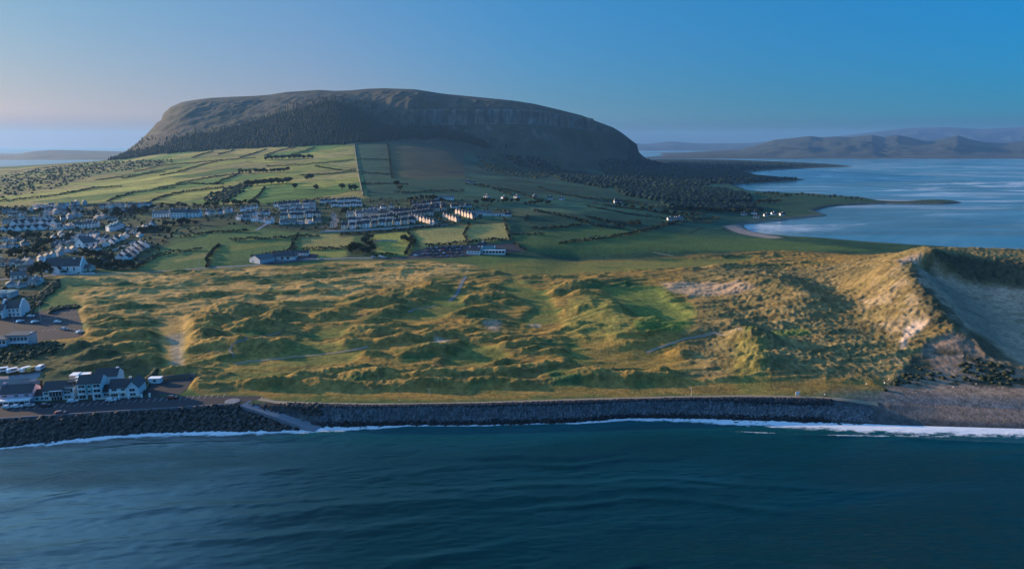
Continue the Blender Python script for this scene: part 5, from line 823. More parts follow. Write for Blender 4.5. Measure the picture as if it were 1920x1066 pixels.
ROWS = [
 ('the top terrace under the green field', [(600, 381), (640, 379), (678, 378)], 10, 'two', ['white'], 'slate', 0, 1),
 ('the row below the top terrace', [(622, 388), (680, 386)], 5, 'semi', ['white'], 'slate', 0, 1),
 ('the upper row left of the terrace', [(512, 388), (592, 384)], 9, 'two', ['white', 'white', 'grey_wall'], 'slate', 0, 3),
 ('the second row above the dark field', [(522, 393), (592, 390)], 6, 'semi', ['white', 'grey_wall'], 'grey_roof', 0, 2),
 ('the dark roofed row in mid town', [(528, 401), (592, 398)], 5, 'semi', ['grey_wall', 'white'], 'slate', 0, 2),
 ('the third row above the dark field', [(528, 410), (602, 406)], 5, 'semi', ['cream', 'white'], 'slate', 0, 2),
 ('the lowest row above the dark field', [(522, 420), (602, 418)], 6, 'bung', ['white', 'cream', 'grey_wall'], 'grey_roof', 5, 4),
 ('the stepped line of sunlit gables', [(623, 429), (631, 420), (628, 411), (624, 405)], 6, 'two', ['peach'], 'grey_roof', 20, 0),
 ('the front row of the estate', [(640, 430), (676, 427), (700, 425), (735, 422), (780, 418)], 10, 'two', ['cream', 'white'], 'slate', -3, 1),
 ('the second row of the estate', [(652, 419), (740, 411)], 6, 'semi', ['white', 'cream'], 'slate', -3, 2),
 ('the third row of the estate', [(650, 408), (730, 401)], 5, 'semi', ['cream', 'white'], 'grey_roof', 0, 3),
 ('the upper line of the estate', [(690, 396), (738, 390)], 4, 'hip2', ['white', 'cream'], 'slate', 0, 2),
 ('the top row of the right estate', [(772, 388), (825, 383)], 6, 'two', ['peach', 'white'], 'slate', -6, 1),
 ('the second row of the right estate', [(776, 395), (835, 389)], 6, 'two', ['peach', 'cream'], 'slate', -6, 1),
 ('the third row of the right estate', [(736, 403), (838, 394)], 9, 'two', ['peach', 'cream'], 'slate', -6, 1),
 ('the fourth row of the right estate', [(745, 410), (812, 403)], 6, 'two', ['peach', 'cream'], 'slate', -6, 1),
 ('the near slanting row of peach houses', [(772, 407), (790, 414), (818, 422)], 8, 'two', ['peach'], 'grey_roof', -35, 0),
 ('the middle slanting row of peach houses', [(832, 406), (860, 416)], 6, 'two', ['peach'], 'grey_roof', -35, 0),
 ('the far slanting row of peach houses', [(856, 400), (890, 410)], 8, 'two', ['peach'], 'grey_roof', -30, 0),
 ('the row behind the right estate', [(845, 390), (885, 387)], 5, 'bung', ['white'], 'slate', 0, 2),
 ('the row on the hill left of centre', [(388, 404), (412, 401), (436, 398)], 5, 'two', ['white', 'cream'], 'slate', 8, 2),
 ('the pair of streets above the lane', [(452, 397), (482, 390)], 4, 'semi', ['white'], 'slate', 0, 2),
 ('the houses along the pale lane', [(442, 411), (470, 413), (492, 417), (514, 419)], 5, 'semi', ['white', 'grey_wall'], 'slate', 15, 2),
 ('the short row above the pale lane', [(458, 404), (505, 402)], 4, 'semi', ['grey_wall', 'white'], 'slate', 0, 2),
 ('the bungalow row at the left edge', [(4, 433), (36, 432), (72, 430), (88, 429)], 6, 'gab', ['white'], 'slate', 90, 0),
 ('the second bungalow row at the left', [(24, 422), (60, 421), (112, 421)], 7, 'gab', ['white', 'grey_wall'], 'slate', 90, 2),
 ('the third bungalow row at the left', [(52, 415), (100, 413)], 5, 'gab', ['grey_wall', 'white'], 'grey_roof', 80, 2),
 ('the pale houses at the far left', [(14, 407), (50, 406)], 4, 'two', ['white', 'peach'], 'brown_roof', 0, 3),
 ('the hazy old street, upper side', [(60, 393), (110, 388), (165, 383)], 10, 'semi', ['grey_wall', 'white'], 'grey_roof', 20, 4),
 ('the hazy old street, lower side', [(80, 402), (120, 400), (160, 397)], 8, 'two', ['grey_wall'], 'grey_roof', 15, 5),
 ('the terraces along the pale streets', [(190, 391), (240, 389), (288, 387)], 8, 'semi', ['grey_wall', 'white'], 'slate', 4, 3),
 ('the scattered houses below the pale streets', [(112, 412), (135, 409), (158, 406)], 6, 'two', ['grey_wall', 'white'], 'slate', 10, 4),
 ('the zigzag white row in the left town', [(146, 427), (160, 427)], 3, 'two', ['white'], 'slate', 0, 0),
 ('the white row beside the zigzag one', [(167, 427), (182, 425)], 3, 'two', ['white'], 'slate', 0, 0),
 ('the stair of green grey roofs', [(206, 434), (216, 430), (226, 426)], 3, 'hip2', ['white'], 'teal_roof', 35, 0),
 ('the street of gables beside the meadow', [(220, 487), (229, 481), (238, 475), (247, 469), (256, 463), (268, 456)], 8, 'gab', ['white'], 'slate', 70, 0),
 ('the second street of gables', [(234, 489), (244, 482), (254, 476), (264, 469), (277, 460)], 7, 'gab', ['white', 'peach'], 'slate', 70, 2),
 ('the third street of gables', [(196, 463), (210, 456), (224, 450), (240, 444)], 6, 'gab', ['white'], 'slate', 70, 2),
 ('the crowded plots in mid left town', [(106, 441), (130, 444), (160, 441), (190, 437)], 9, 'hipb', ['white', 'grey_wall'], 'slate', 30, 7),
 ('the lane of large white houses', [(98, 452), (124, 455), (160, 452), (186, 449)], 6, 'gab', ['white', 'white', 'grey_wall'], 'grey_roof', 60, 6),
 ('the yellowish houses above the church', [(133, 463), (146, 462)], 2, 'bung', ['cream'], 'brown_roof', 0, 2),
 ('the row climbing behind the church roof', [(72, 491), (88, 487), (104, 482), (118, 477)], 6, 'two', ['white', 'grey_wall'], 'slate', 25, 2),
 ('the plots between church and gables', [(160, 476), (172, 471), (186, 467)], 4, 'hipb', ['white'], 'grey_roof', 40, 3),
 ('the low houses right of the church', [(156, 497), (172, 498), (196, 494)], 4, 'gab', ['grey_wall', 'cream'], 'grey_roof', 90, 2),
 ('the pale houses under the hotel', [(258, 437), (280, 427), (290, 422)], 4, 'gab', ['white'], 'grey_roof', 60, 2),
 ('the scattered plots at the left edge', [(4, 466), (30, 462), (60, 459)], 5, 'hipb', ['grey_wall', 'white'], 'slate', 20, 6),
 ('the lane left of the church', [(24, 497), (44, 500), (60, 496)], 4, 'semi', ['grey_wall', 'cream'], 'slate', 10, 3),
 ('the yard row above the car park', [(12, 534), (30, 540), (54, 536), (70, 530)], 5, 'hipb', ['white', 'grey_wall', 'cream'], 'grey_roof', 20, 4),
 ('the plots under the bungalow rows', [(100, 428), (118, 430), (138, 424)], 6, 'gab', ['white', 'grey_wall'], 'slate', 60, 5),
 ('the houses along the wooded rise', [(172, 412), (196, 409), (216, 415)], 6, 'bung', ['grey_wall', 'white'], 'slate', 20, 5),
 ('the cul de sac above the church roof', [(104, 470), (122, 473), (140, 470)], 5, 'gab', ['white', 'grey_wall'], 'slate', 60, 4),
 ('the upper scatter of the hazy left town', [(8, 400), (60, 397), (120, 391)], 8, 'bung', ['grey_wall', 'white'], 'grey_roof', 10, 5),
 ('the plots left of the white hotel', [(150, 402), (190, 399), (250, 397)], 8, 'bung', ['white', 'grey_wall'], 'slate', 8, 4),
 ('the lower scatter left of centre', [(104, 436), (124, 447), (150, 448)], 6, 'small', ['white', 'cream'], 'slate', 30, 6),
 ('the cottages by the gable streets', [(176, 459), (190, 452), (206, 446)], 5, 'small', ['white'], 'slate', 50, 4),
 ('the hedge side cottages under the rise', [(232, 424), (246, 434), (262, 445)], 5, 'small', ['white', 'grey_wall'], 'slate', 40, 4),
 ('the far left cottages', [(6, 452), (30, 450), (56, 444)], 5, 'small', ['white', 'grey_wall'], 'slate', 10, 5),
 ('the backs above the church', [(96, 463), (112, 459), (130, 456)], 5, 'small', ['white', 'grey_wall'], 'slate', 20, 5),
 ('the small white infill of the estate', [(662, 403), (700, 399), (760, 396)], 6, 'small', ['white'], 'slate', 0, 3),
 ('the farms under the mountain', [(872, 342), (890, 345)], 2, 'small', ['white'], 'slate', 0, 1),
 ('the farmhouses right of the estate', [(900, 369), (950, 374), (992, 369), (1047, 375), (1070, 376)], 6, 'small', ['grey_wall', 'white'], 'slate', 0, 4),
 ('the sheds on the green pasture', [(1252, 413), (1265, 413), (1278, 411)], 3, 'small', ['grey_wall'], 'grey_roof', -15, 0),
 ('the houses by the bay', [(1388, 403), (1400, 404), (1412, 400), (1412, 410), (1450, 402), (1476, 404)], 6, 'small', ['grey_wall', 'white', 'grey_wall'], 'slate', 10, 2),
]
for desc, pts, n, kind, walls, rf, rot, jit in ROWS:
    span = sum(math.hypot(b[0] - a[0], b[1] - a[1]) for a, b in zip(pts[:-1], pts[1:])) * (1 if rot < 40 and rot > -25 else 1.5); ppm = F / (ground(*pts[0])[1] + 18); wpx = dict(bung=10, two=6.8, semi=9.6, gab=8, hipb=10, hip2=8.4, small=8, long=26, big=16)[kind] * ppm
    fit = 1.0
    if n > 3 and desc not in ('the houses by the bay', 'the farmhouses right of the estate'): n = min(n, max(3, round(span / (wpx * .92)))); fit = min(1.0, max(.78, span / n / (wpx * 1.12)))
    P_ = sorted(along(pts, n, jit))
    for i, (a, b) in enumerate(P_):
        wl_ = walls[i % len(walls)]; h = proto(kind, wl_, rf); h.location = at(a, b); h.rotation_euler = (0, 0, R(-rot) + (RNG.uniform(-.1, .1) if jit < 2 else RNG.uniform(-.35, .35) if jit < 4 else RNG.uniform(-.9, .9))); s = fit * RNG.uniform(.88, 1.1); h.scale = (s, s, s)
        tag(h, f'{ordn(i)} from the left in {desc}, {WN[wl_]} {"bungalow" if kind in ("bung", "hipb") else "house"}', 'house', 'houses of ' + desc)
def single(kind, wall, rf, px, py, rot, label, cat='house', s=1.0, name=None):
    h = proto(kind, wall, rf); h.location = at(px, py); h.rotation_euler = (0, 0, R(rot)); h.scale = (s, s, s); tag(h, label, cat); return h
single('big', 'white', 'slate', 338, 408, 0, 'tall white gabled end block of the hotel on the rise', 'hotel', 1.15); single('terr', 'white', 'slate', 358, 407, 0, 'long white hotel wing with many small dormers on the rise', 'hotel', 1.15); single('terr', 'white', 'grey_roof', 304, 407, 0, 'lower white hotel building left of the main block', 'hotel', .95); single('long', 'white', 'slate', 323, 406, 0, 'low white link building between the hotel blocks', 'hotel', .6)
single('long', 'grey_wall', 'brown_roof', 34, 417, 0, 'long hazy building with a brown roof at the far left', 'building', 1.1); single('two', 'white', 'teal_roof', 43, 417, 0, 'pale house with a teal gable beside the brown roof', 'house'); single('hipb', 'peach', 'rust_roof', 5, 497, 0, 'bright orange lit house at the left edge of town', 'house', 1.2)  # orange house: sunlight painted in as peach walls and rust roof
single('long', 'white', 'grey_roof', 900, 403, 0, 'low white school wing right of the estate', 'school'); single('long', 'white', 'rust_roof', 933, 404, 0, 'low school hall with a rust red roof', 'school', .9); single('small', 'white', 'slate', 953, 405, 0, 'small white annex right of the rust roofed school', 'school'); single('long', 'white', 'grey_roof', 832, 374, 0, 'long white shed alone behind the right estate', 'shed')
single('bung', 'white', 'slate', 1158, 381, 0, 'bright white farmhouse alone under the woods on the green pasture', 'house', 1.15); single('gab', 'white', 'grey_roof', 162, 462, 70, 'large pale gabled house in the middle of the left town', 'house', 1.5); single('semi', 'cream', 'brown_roof', 720, 408, 0, 'broad cream house with a brown roof in the estate centre', 'house', 1.2); single('big', 'peach', 'grey_roof', 700, 407, 10, 'tall peach house beside the broad cream one', 'house', .9)
# church
x, y, z = at(124, 508); t = root('church', (x, y, z), R(4)); WALL = MT_['white']
mesh_obj('wall', body(29, 10, 5.2, 5.6), WALL, t); r_ = mesh_obj('roof', roof(29.2, 10, 5.2, 5.6, .3, .2), MT_['slate'], t); mesh_obj('skylight', box(7, 9, -.8, .8, 10.2, 10.95), MT_['white'], r_)
for sx_ in (-14.6, 14.6): V = [(sx_ - .45, -5.3, -1), (sx_ + .45, -5.3, -1), (sx_ + .45, 5.3, -1), (sx_ - .45, 5.3, -1), (sx_ - .45, -5.3, 5.6), (sx_ + .45, -5.3, 5.6), (sx_ + .45, 5.3, 5.6), (sx_ - .45, 5.3, 5.6), (sx_ - .45, 0, 12.1), (sx_ + .45, 0, 12.1)]; mesh_obj('gable', (V, [(0, 1, 5, 4), (2, 3, 7, 6), (1, 2, 6, 9, 5), (3, 0, 4, 8, 7), (4, 5, 9, 8), (6, 7, 8, 9)]), WALL, t)
for x_ in (-11.5, -7.2, -1, 4.2, 9.2):
    if x_ == -1: continue
    o = mesh_obj('window', ([(x_ - .6, -5.06, 1.2), (x_ + .6, -5.06, 1.2), (x_ + .6, -5.06, 3.4), (x_, -5.06, 4.5), (x_ - .6, -5.06, 3.4), (x_ - .6, -4.9, 1.2), (x_ + .6, -4.9, 1.2), (x_ + .6, -4.9, 3.4), (x_, -4.9, 4.5), (x_ - .6, -4.9, 3.4)], [(0, 1, 2, 3, 4), (9, 8, 7, 6, 5), (0, 5, 6, 1), (1, 6, 7, 2), (2, 7, 8, 3), (3, 8, 9, 4), (4, 9, 5, 0)]), MT_['glass'], t)
pr = mesh_obj('porch', [([(b, a, c) for a, b, c in v], [q[::-1] for q in f]) for v, f in [body(4.5, 3.6, 2.8, 2.2)]][0], WALL, t, (-1.8, -6.6, 0)); mesh_obj('roof', [([(b, a, c) for a, b, c in v], [q[::-1] for q in f]) for v, f in [roof(4.5, 3.6, 2.8, 2.2, .2)]][0], MT_['slate'], pr)
tag(t, 'long white church with tall stepped gables and dark slate roof beside the links', 'church')
single('hipb', 'white', 'grey_roof', 151, 505, 4, 'low white vestry against the right gable of the church', 'annex', .7); single('small', 'cream', 'grey_roof', 165, 507, 0, 'small cream building right of the church vestry', 'building', 1.1); single('long', 'grey_wall', 'brown_roof', 66, 505, 18, 'long low hall with a brown roof left of the church', 'hall', .75); single('bung', 'white', 'grey_roof', 36, 521, 25, 'pale bungalow below the tree at the left edge', 'house'); single('small', 'white', 'grey_roof', 68, 530, 0, 'tiny white outbuilding under the big round tree', 'shed')
def low_wall(pts, lab, h=1.1, th=.3, mat='white', n=8):
    P3 = []
    for (a, b), (c, d) in zip(pts[:-1], pts[1:]):
        for k in range(n): P3.append(at(a + (c - a) * k / n, b + (d - b) * k / n))
    P3.append(at(*pts[-1])); V, Fc = [], []
    for (x, y, z) in P3: V += [(x, y - th / 2, z - .5), (x, y - th / 2, z + h), (x, y + th / 2, z + h), (x, y + th / 2, z - .5)]
    for i in range(len(P3) - 1):
        for k in range(3): Fc.append((i * 4 + k, i * 4 + 4 + k, i * 4 + 5 + k, i * 4 + 1 + k))
    Fc += [(0, 1, 2, 3), tuple(len(V) - 4 + k for k in (3, 2, 1, 0))]; return tag(mesh_obj('boundary_wall', (V, Fc), MT_[mat]), lab, 'wall')
low_wall([(97, 514), (120, 514), (145, 512)], 'white boundary wall in front of the church'); low_wall([(150, 514), (178, 513)], 'short white wall right of the church gate'); low_wall([(600, 436), (700, 432), (760, 428), (830, 424)], 'long pale wall along the bottom of the estate', 1.4, .4, 'grey_wall')
# golf clubhouse, two linked blocks
x, y, z = at(926, 474); t = root('clubhouse', (x, y, z), R(-2)); mesh_obj('wall', body(22, 9, 3.9, 0.3), MT_['white'], t); mesh_obj('roof', roof(11.5, 10, 4.0, 2.6, .2, .2, -5), MT_['teal_roof'], t); mesh_obj('terrace', box(-11, 11, -7.2, -4.6, -.6, .35), MT_['white'], t); mesh_obj('fascia', box(-11, 11, -7.2, -4.52, 3.0, 3.9), MT_['white'], t); mesh_obj('roof', box(0.9, 11, -4.5, 4.6, 4.25, 4.5), MT_['slate'], t)
for k in range(8): mesh_obj('column', box(-11 + k * 3.08, -10.6 + k * 3.08, -7.15, -6.8, .35, 3.0), MT_['white'], t)
add_windows(t, [-9.2 + k * 3.08 for k in range(7)], .6, -4.52, 2.2, 2.1)
for sx_ in (-10.9, .9): V = [(sx_ - .3, -5.2, 3.6), (sx_ + .3, -5.2, 3.6), (sx_ + .3, 5.2, 3.6), (sx_ - .3, 5.2, 3.6), (sx_ - .3, 0, 7.2), (sx_ + .3, 0, 7.2)]; mesh_obj('gable', (V, [(0, 1, 2, 3), (0, 4, 5, 1), (2, 5, 4, 3), (1, 5, 2), (0, 3, 4)]), MT_['white'], t)
tag(t, 'white clubhouse block with a columned front and blue green roof beside the car park', 'clubhouse')
x, y, z = at(890, 475); t = root('clubhouse', (x, y, z), R(-14)); mesh_obj('wall', body(13, 9, 3.4, 2.6), MT_['white'], t); r_ = mesh_obj('roof', roof(13, 9, 3.4, 2.6, .4), MT_['slate'], t); mesh_obj('chimney', box(-5, -4, -.5, .5, 5.0, 6.9), MT_['white'], r_); add_windows(t, [-4, -1, 2, 4.6], .8, -4.52, 1.4, 1.3); add_windows(t, [-2, 2], 1, -6.5, 1.2, side=1); tag(t, 'left clubhouse hall with a sunlit gable and dark roof', 'clubhouse')
single('small', 'white', 'slate', 905, 464, 0, 'small white pavilion behind the clubhouse halls', 'building', 1.1)
# low hall complex on the link road
x, y, z = at(532, 485); t = root('community_hall', (x, y, z), R(4)); mesh_obj('wall', box(-11, 11, -5, 5, -1, 3.2), MT_['white'], t); mesh_obj('roof', hip(23, 11, 3.2, 3.4, .8), MT_['slate'], t); add_windows(t, [-7, 0, 5], .4, -5.02, 2.2, 2.2); tag(t, 'broad hall with a dark hipped roof beside the inland road', 'hall')
x, y, z = at(492, 490); t = root('community_hall', (x, y, z), R(58)); mesh_obj('wall', body(16, 14, 3.3, 3.2), MT_['grey_wall'], t); mesh_obj('roof', roof(16, 14, 3.3, 3.2, .4), MT_['grey_roof'], t); mesh_obj('door', box(-8.06, -7.9, 1.5, 3.5, 0, 2.2), MT_['blueband'], t); tag(t, 'pale gable ended hall left of the hipped roof', 'hall')
single('long', 'white', 'slate', 556, 478, 8, 'long dark roofed wing with a white gable behind the hipped hall', 'hall', .75)
# big white house by the car park, and its neighbour at the edge
x, y, z = at(31, 590); t = root('house', (x, y, z), R(6)); mesh_obj('wall', body(11, 9, 5.6, 3.8), MT_['white'], t); r_ = mesh_obj('roof', roof(11, 9, 5.6, 3.8), MT_['slate'], t)
for sx_ in (-5.4, 5.4): mesh_obj('gable', ([(sx_ - .45, -4.8, -1), (sx_ + .45, -4.8, -1), (sx_ + .45, 4.8, -1), (sx_ - .45, 4.8, -1), (sx_ - .45, -4.8, 5.9), (sx_ + .45, -4.8, 5.9), (sx_ + .45, 4.8, 5.9), (sx_ - .45, 4.8, 5.9), (sx_ - .45, -.8, 10.6), (sx_ + .45, -.8, 10.6), (sx_ - .45, .8, 10.6), (sx_ + .45, .8, 10.6)], [(0, 1, 5, 4), (2, 3, 7, 6), (1, 2, 6, 11, 9, 5), (3, 0, 4, 8, 10, 7), (4, 5, 9, 8), (6, 7, 10, 11), (8, 9, 11, 10)]), MT_['white'], t)
add_windows(t, [-3.6, -1.2, 1.2, 3.6], 3.4, -4.52, .9, 1.2); add_windows(t, [-3.6, 1.2, 3.6], .8, -4.52, .9, 1.3); mesh_obj('door', box(-1.7, -.7, -4.6, -4.4, 0, 2.2), MT_['brown_roof'], t); tag(t, 'white two storey house with tall gables above the big car park', 'house')
single('two', 'white', 'slate', 2, 594, 6, 'white house cut by the left edge beside the car park', 'house', 1.1)
x, y, z = at(8, 556); t = root('building', (x, y, z), R(4)); mesh_obj('wall', box(-7, 7, -5, 5, -1, 3.6), MT_['grey_wall'], t); r_ = mesh_obj('roof', G(box(-7.3, 7.3, -5.3, 5.3, 3.6, 3.9)), MT_['teal_roof'], t); mesh_obj('roof_vent', box(-1.5, 1.5, -1, 1, 3.9, 4.5), MT_['metal'], r_); mesh_obj('door', box(2, 5, -5.06, -4.9, 0, 2.8), MT_['blueband'], t); add_windows(t, [-5, -2], 1, -5.02, 1.4); tag(t, 'flat roofed building with a pale teal top at the left edge', 'building')
# apartment block below the car park
x, y, z = at(42, 646); t = root('apartment_block', (x, y, z), R(6)); mesh_obj('wall', box(-5.8, 5.8, -4, 4, -1, 6.2), MT_['grey_wall'], t); r_ = mesh_obj('roof', G(box(-6.4, 6.0, -4.4, 4.4, 6.2, 6.55)), MT_['slate'], t); mesh_obj('chimney', box(5.0, 5.9, -.6, .6, 6.3, 6.9), MT_['white'], t)
for k in range(6):
    for zz in (.8, 3.7): o = mesh_obj('window', box(-5.2 + k * 1.8, -4.0 + k * 1.8, -4.07, -3.95, zz, zz + 1.6), MT_['glass'], t)
mesh_obj('canopy', box(-6, 6.6, -6.2, -4, 2.35, 2.65), MT_['blueband'], t); mesh_obj('railing', box(-6, 6.6, -6.2, -6.1, 2.65, 3.4), MT_['white'], t); tag(t, 'grey apartment block with a dark flat roof and pale blue balcony strip', 'apartments')
x, y, z = at(3, 652); t = root('apartment_block', (x, y, z), R(6)); mesh_obj('wall', box(-7, 5.2, -4, 4, -1, 5.6), MT_['grey_wall'], t); mesh_obj('roof', box(-7.4, 5.4, -4.4, 4.4, 5.6, 5.9), MT_['slate'], t); mesh_obj('canopy', box(-7, 5.6, -6.4, -4, 2.2, 2.5), MT_['blueband'], t); add_windows(t, [-3, -.5, 2, 4], .6, -4.02, 1.3, 1.4); add_windows(t, [-3, -.5, 2, 4], 3.4, -4.02, 1.3, 1.5); tag(t, 'lower flat roofed apartment block cut by the left edge', 'apartments')
# ------------------------------------------------------------------ the seafront terrace
RZ = R(10.7)
def frm(t, x0, x1, z0, z1, y, bars=1, mat='glass', fr='white'):
    o = mesh_obj('window', box(x0, x1, y - .03, y + .05, z0, z1), MT_[mat], t); b_ = [box(x0 - .08, x1 + .08, y - .08, y - .035, z0 - .1, z0), box(x0 - .08, x1 + .08, y - .08, y - .035, z1, z1 + .08)] + [box(x0 + (x1 - x0) * k / (bars + 1) - .04, x0 + (x1 - x0) * k / (bars + 1) + .04, y - .08, y - .035, z0, z1) for k in range(1, bars + 1)]
    mesh_obj('frame', G(*b_), MT_[fr], o); return o
def chim(r_, x, y, z, mat='white', h=1.3):
    c_ = mesh_obj('chimney', G(box(x - .5, x + .5, y - .4, y + .4, z - 1.2, z + h), box(x - .6, x + .6, y - .5, y + .5, z + h, z + h + .15), *(lathe([(.13, z + h + .15), (.11, z + h + .55)], 6, x + dx, y) for dx in (-.25, .25))), MT_[mat], r_); return c_
# A: pink pub
x, y, z = at(27, 757); t = root('pub', (x, y + 4.5, 6.1), RZ); t.scale = (1, 1, .84); mesh_obj('wall', body(12.4, 8, 5.6, 3.0), MT_['pink'], t); r_ = mesh_obj('roof', roof(12.6, 8, 5.6, 3.0, .4), MT_['slate'], t); chim(r_, -5.5, 0, 8.4, 'pink')
frm(t, -5.2, -3.6, 3.5, 4.7, -4.05, 2); frm(t, -.6, .8, 3.5, 4.7, -4.05); frm(t, 3.4, 4.8, 3.5, 4.7, -4.05)
mesh_obj('porch', G(box(-6.2, 6.2, -6.6, -4.05, 2.5, 2.8), box(-6.2, 6.2, -6.6, -6.4, 2.0, 2.5), *(box(-6.2 + k * 2.05, -6.05 + k * 2.05, -6.6, -6.4, 0, 2.1) for k in range(7))), MT_['white'], t)
for k in range(6): mesh_obj('window', box(-5.9 + k * 2.05, -4.3 + k * 2.05, -6.52, -6.47, .25, 1.9), MT_['glass'], t)
tag(t, 'pink two storey pub with white glazed porch at the left end of the seafront', 'pub')
# B: white two storey with glass bay, annex, side tower and cream rear wing
x, y, z = at(104, 750); t = root('seafront_house', (x, y + 4.2, 6.1), RZ); t.scale = (1, 1, .84); mesh_obj('wall', body(10.8, 8, 5.4, 3.4), MT_['white'], t); r_ = mesh_obj('roof', roof(11, 8, 5.4, 3.4, .35), MT_['slate'], t)
for k in (-3.5, -1.5, 2.2): mesh_obj('skylight', ([(k - .4, -2.6, 6.62), (k + .4, -2.6, 6.62), (k + .4, -1.7, 7.38), (k - .4, -1.7, 7.38), (k - .4, -2.6, 6.52), (k + .4, -2.6, 6.52), (k + .4, -1.7, 7.28), (k - .4, -1.7, 7.28)], [(0, 1, 2, 3), (0, 4, 5, 1), (1, 5, 6, 2), (2, 6, 7, 3), (3, 7, 4, 0)]), MT_['glass'], r_)
bay = mesh_obj('bay', box(-2.4, 2.4, -5.2, -4.02, 2.6, 5.2), MT_['glass'], t); mesh_obj('frame', G(*(box(-2.5 + k * 1.22, -2.35 + k * 1.22, -5.27, -5.18, 2.6, 5.2) for k in range(5)), box(-2.6, 2.6, -5.35, -4.02, 5.2, 5.35), box(-2.6, 2.6, -5.35, -4.02, 2.4, 2.6)), MT_['grey_wall'], bay)
frm(t, -4.9, -3.5, 3.4, 4.6, -4.05); frm(t, 3.0, 4.0, 3.4, 4.6, -4.05, 0); frm(t, 4.3, 5.2, 3.4, 4.6, -4.05, 0); frm(t, -4.9, -3.5, .9, 2.1, -4.05); frm(t, 3.0, 4.0, .9, 2.1, -4.05, 0); frm(t, 4.3, 5.2, .9, 2.1, -4.05, 0); mesh_obj('door', G(*(box(-2.2 + k * 1.1, -1.4 + k * 1.1, -4.1, -4.0, 0, 2.2) for k in range(4))), MT_['glass'], t); tag(t, 'white two storey house with a dark glass bay over its door', 'house')
x, y, z = at(71, 752); t = root('annex', (x, y + 3.5, 6.1), RZ); t.scale = (1, 1, .84); mesh_obj('wall', body(4.2, 6, 2.9, 2.2), MT_['white'], t); mesh_obj('roof', roof(4.2, 6, 2.9, 2.2, .3), MT_['slate'], t); frm(t, -1.5, -.5, .8, 1.9, -3.05, 0); frm(t, .5, 1.5, .8, 1.9, -3.05, 0); tag(t, 'small white annex between the pink pub and the bay windowed house', 'annex')
x, y, z = at(127, 748); t = root('seafront_house', (x + .4, y + 3.6, 6.1), RZ); t.scale = (1, 1, .84); mesh_obj('wall', box(-1.7, 1.7, -3.4, 4, -1, 6.4), MT_['white'], t); mesh_obj('roof', box(-1.9, 1.9, -3.6, 4.2, 6.4, 6.6), MT_['grey_roof'], t); frm(t, -.1, 1.2, 3.8, 5.8, -3.45, 0); o = mesh_obj('attic', box(-1.5, 1.6, -1.2, 3.6, 6.6, 8.8), MT_['slate'], t); frm(t, -1.0, 1.0, 7.1, 8.3, -1.25, 0); tag(t, 'narrow white modern block with a dark box attic', 'house')
x, y, z = at(139, 744); t = root('seafront_house', (x - .2, y + 6.5, 6.1), RZ); t.scale = (1, 1, .84); mesh_obj('wall', box(-1.9, 1.9, -5.4, 6, -1, 8.4), MT_['peach'], t); mesh_obj('roof', G(box(-2.1, 2.1, -5.6, 6.2, 8.4, 8.7), box(-5.5, -2.1, 1.5, 6.2, 8.7, 8.95)), MT_['white'], t); mesh_obj('pipe', G(*(box(-1.4 + k * 1.1, -1.3 + k * 1.1, -5.5, -5.41, 0, 8.2) for k in range(3))), MT_['white'], t); mesh_obj('rear_wing', box(-5.4, -1.95, 1.8, 6, -1, 8.7), MT_['peach'], t); tag(t, 'tall cream side block with a flat white roof behind the seafront', 'house')
# C: three storeys with balconies, and the taller gable behind
x, y, z = at(165, 748); t = root('apartment_house', (x, y + 4.6, 6.1), RZ); t.scale = (1, 1, .84); mesh_obj('wall', body(9.4, 8.4, 8.4, 3.2), MT_['white'], t); r_ = mesh_obj('roof', roof(9.5, 8.4, 8.4, 3.2, .35), MT_['slate'], t); teal = plain('teal_paint', (.14, .42, .40), .7)
for zz in (.5, 3.2, 5.9):
    for xx in (-3.0, 3.0):
        o = mesh_obj('window', box(xx - 1.25, xx + 1.25, -4.28, -4.15, zz, zz + 1.75), MT_['glass'], t); mesh_obj('frame', G(box(xx - 1.35, xx + 1.35, -4.36, -4.285, zz + 1.75, zz + 1.9), box(xx - .05, xx + .05, -4.36, -4.285, zz, zz + 1.75)), MT_['white'], o)
        if zz > 1: mesh_obj('balcony', G(box(xx - 1.5, xx + 1.5, -5.3, -4.25, zz - .35, zz - .2), box(xx - 1.5, xx + 1.5, -5.3, -5.22, zz - .2, zz + .7)), MT_['white'], t)
    mesh_obj('window', box(-.45, .45, -4.26, -4.15, zz + .3, zz + 1.5), MT_['glass'], t)
mesh_obj('panel', G(box(-1.3, -.6, -4.3, -4.21, 2.9, 8.0), box(.6, 1.3, -4.3, -4.21, 2.9, 8.0)), teal, t); mesh_obj('door', box(-.9, .9, -4.33, -4.27, 0, 2.3), MT_['brown_roof'], t); tag(t, 'white three storey apartment house with balconies and teal panels', 'apartments')
x, y, z = at(186, 741); t = root('apartment_house', (x - 1, y + 10.5, 6.1), RZ); t.scale = (1, 1, .84); mesh_obj('wall', body(9.6, 8.0, 7.8, 3.1), MT_['white'], t); r_ = mesh_obj('roof', roof(9.6, 8.0, 7.8, 3.1, .2), MT_['slate'], t); chim(r_, 3.9, 0, 10.7, h=.4); tag(t, 'tallest white gabled block behind the three storey apartment house', 'apartments')
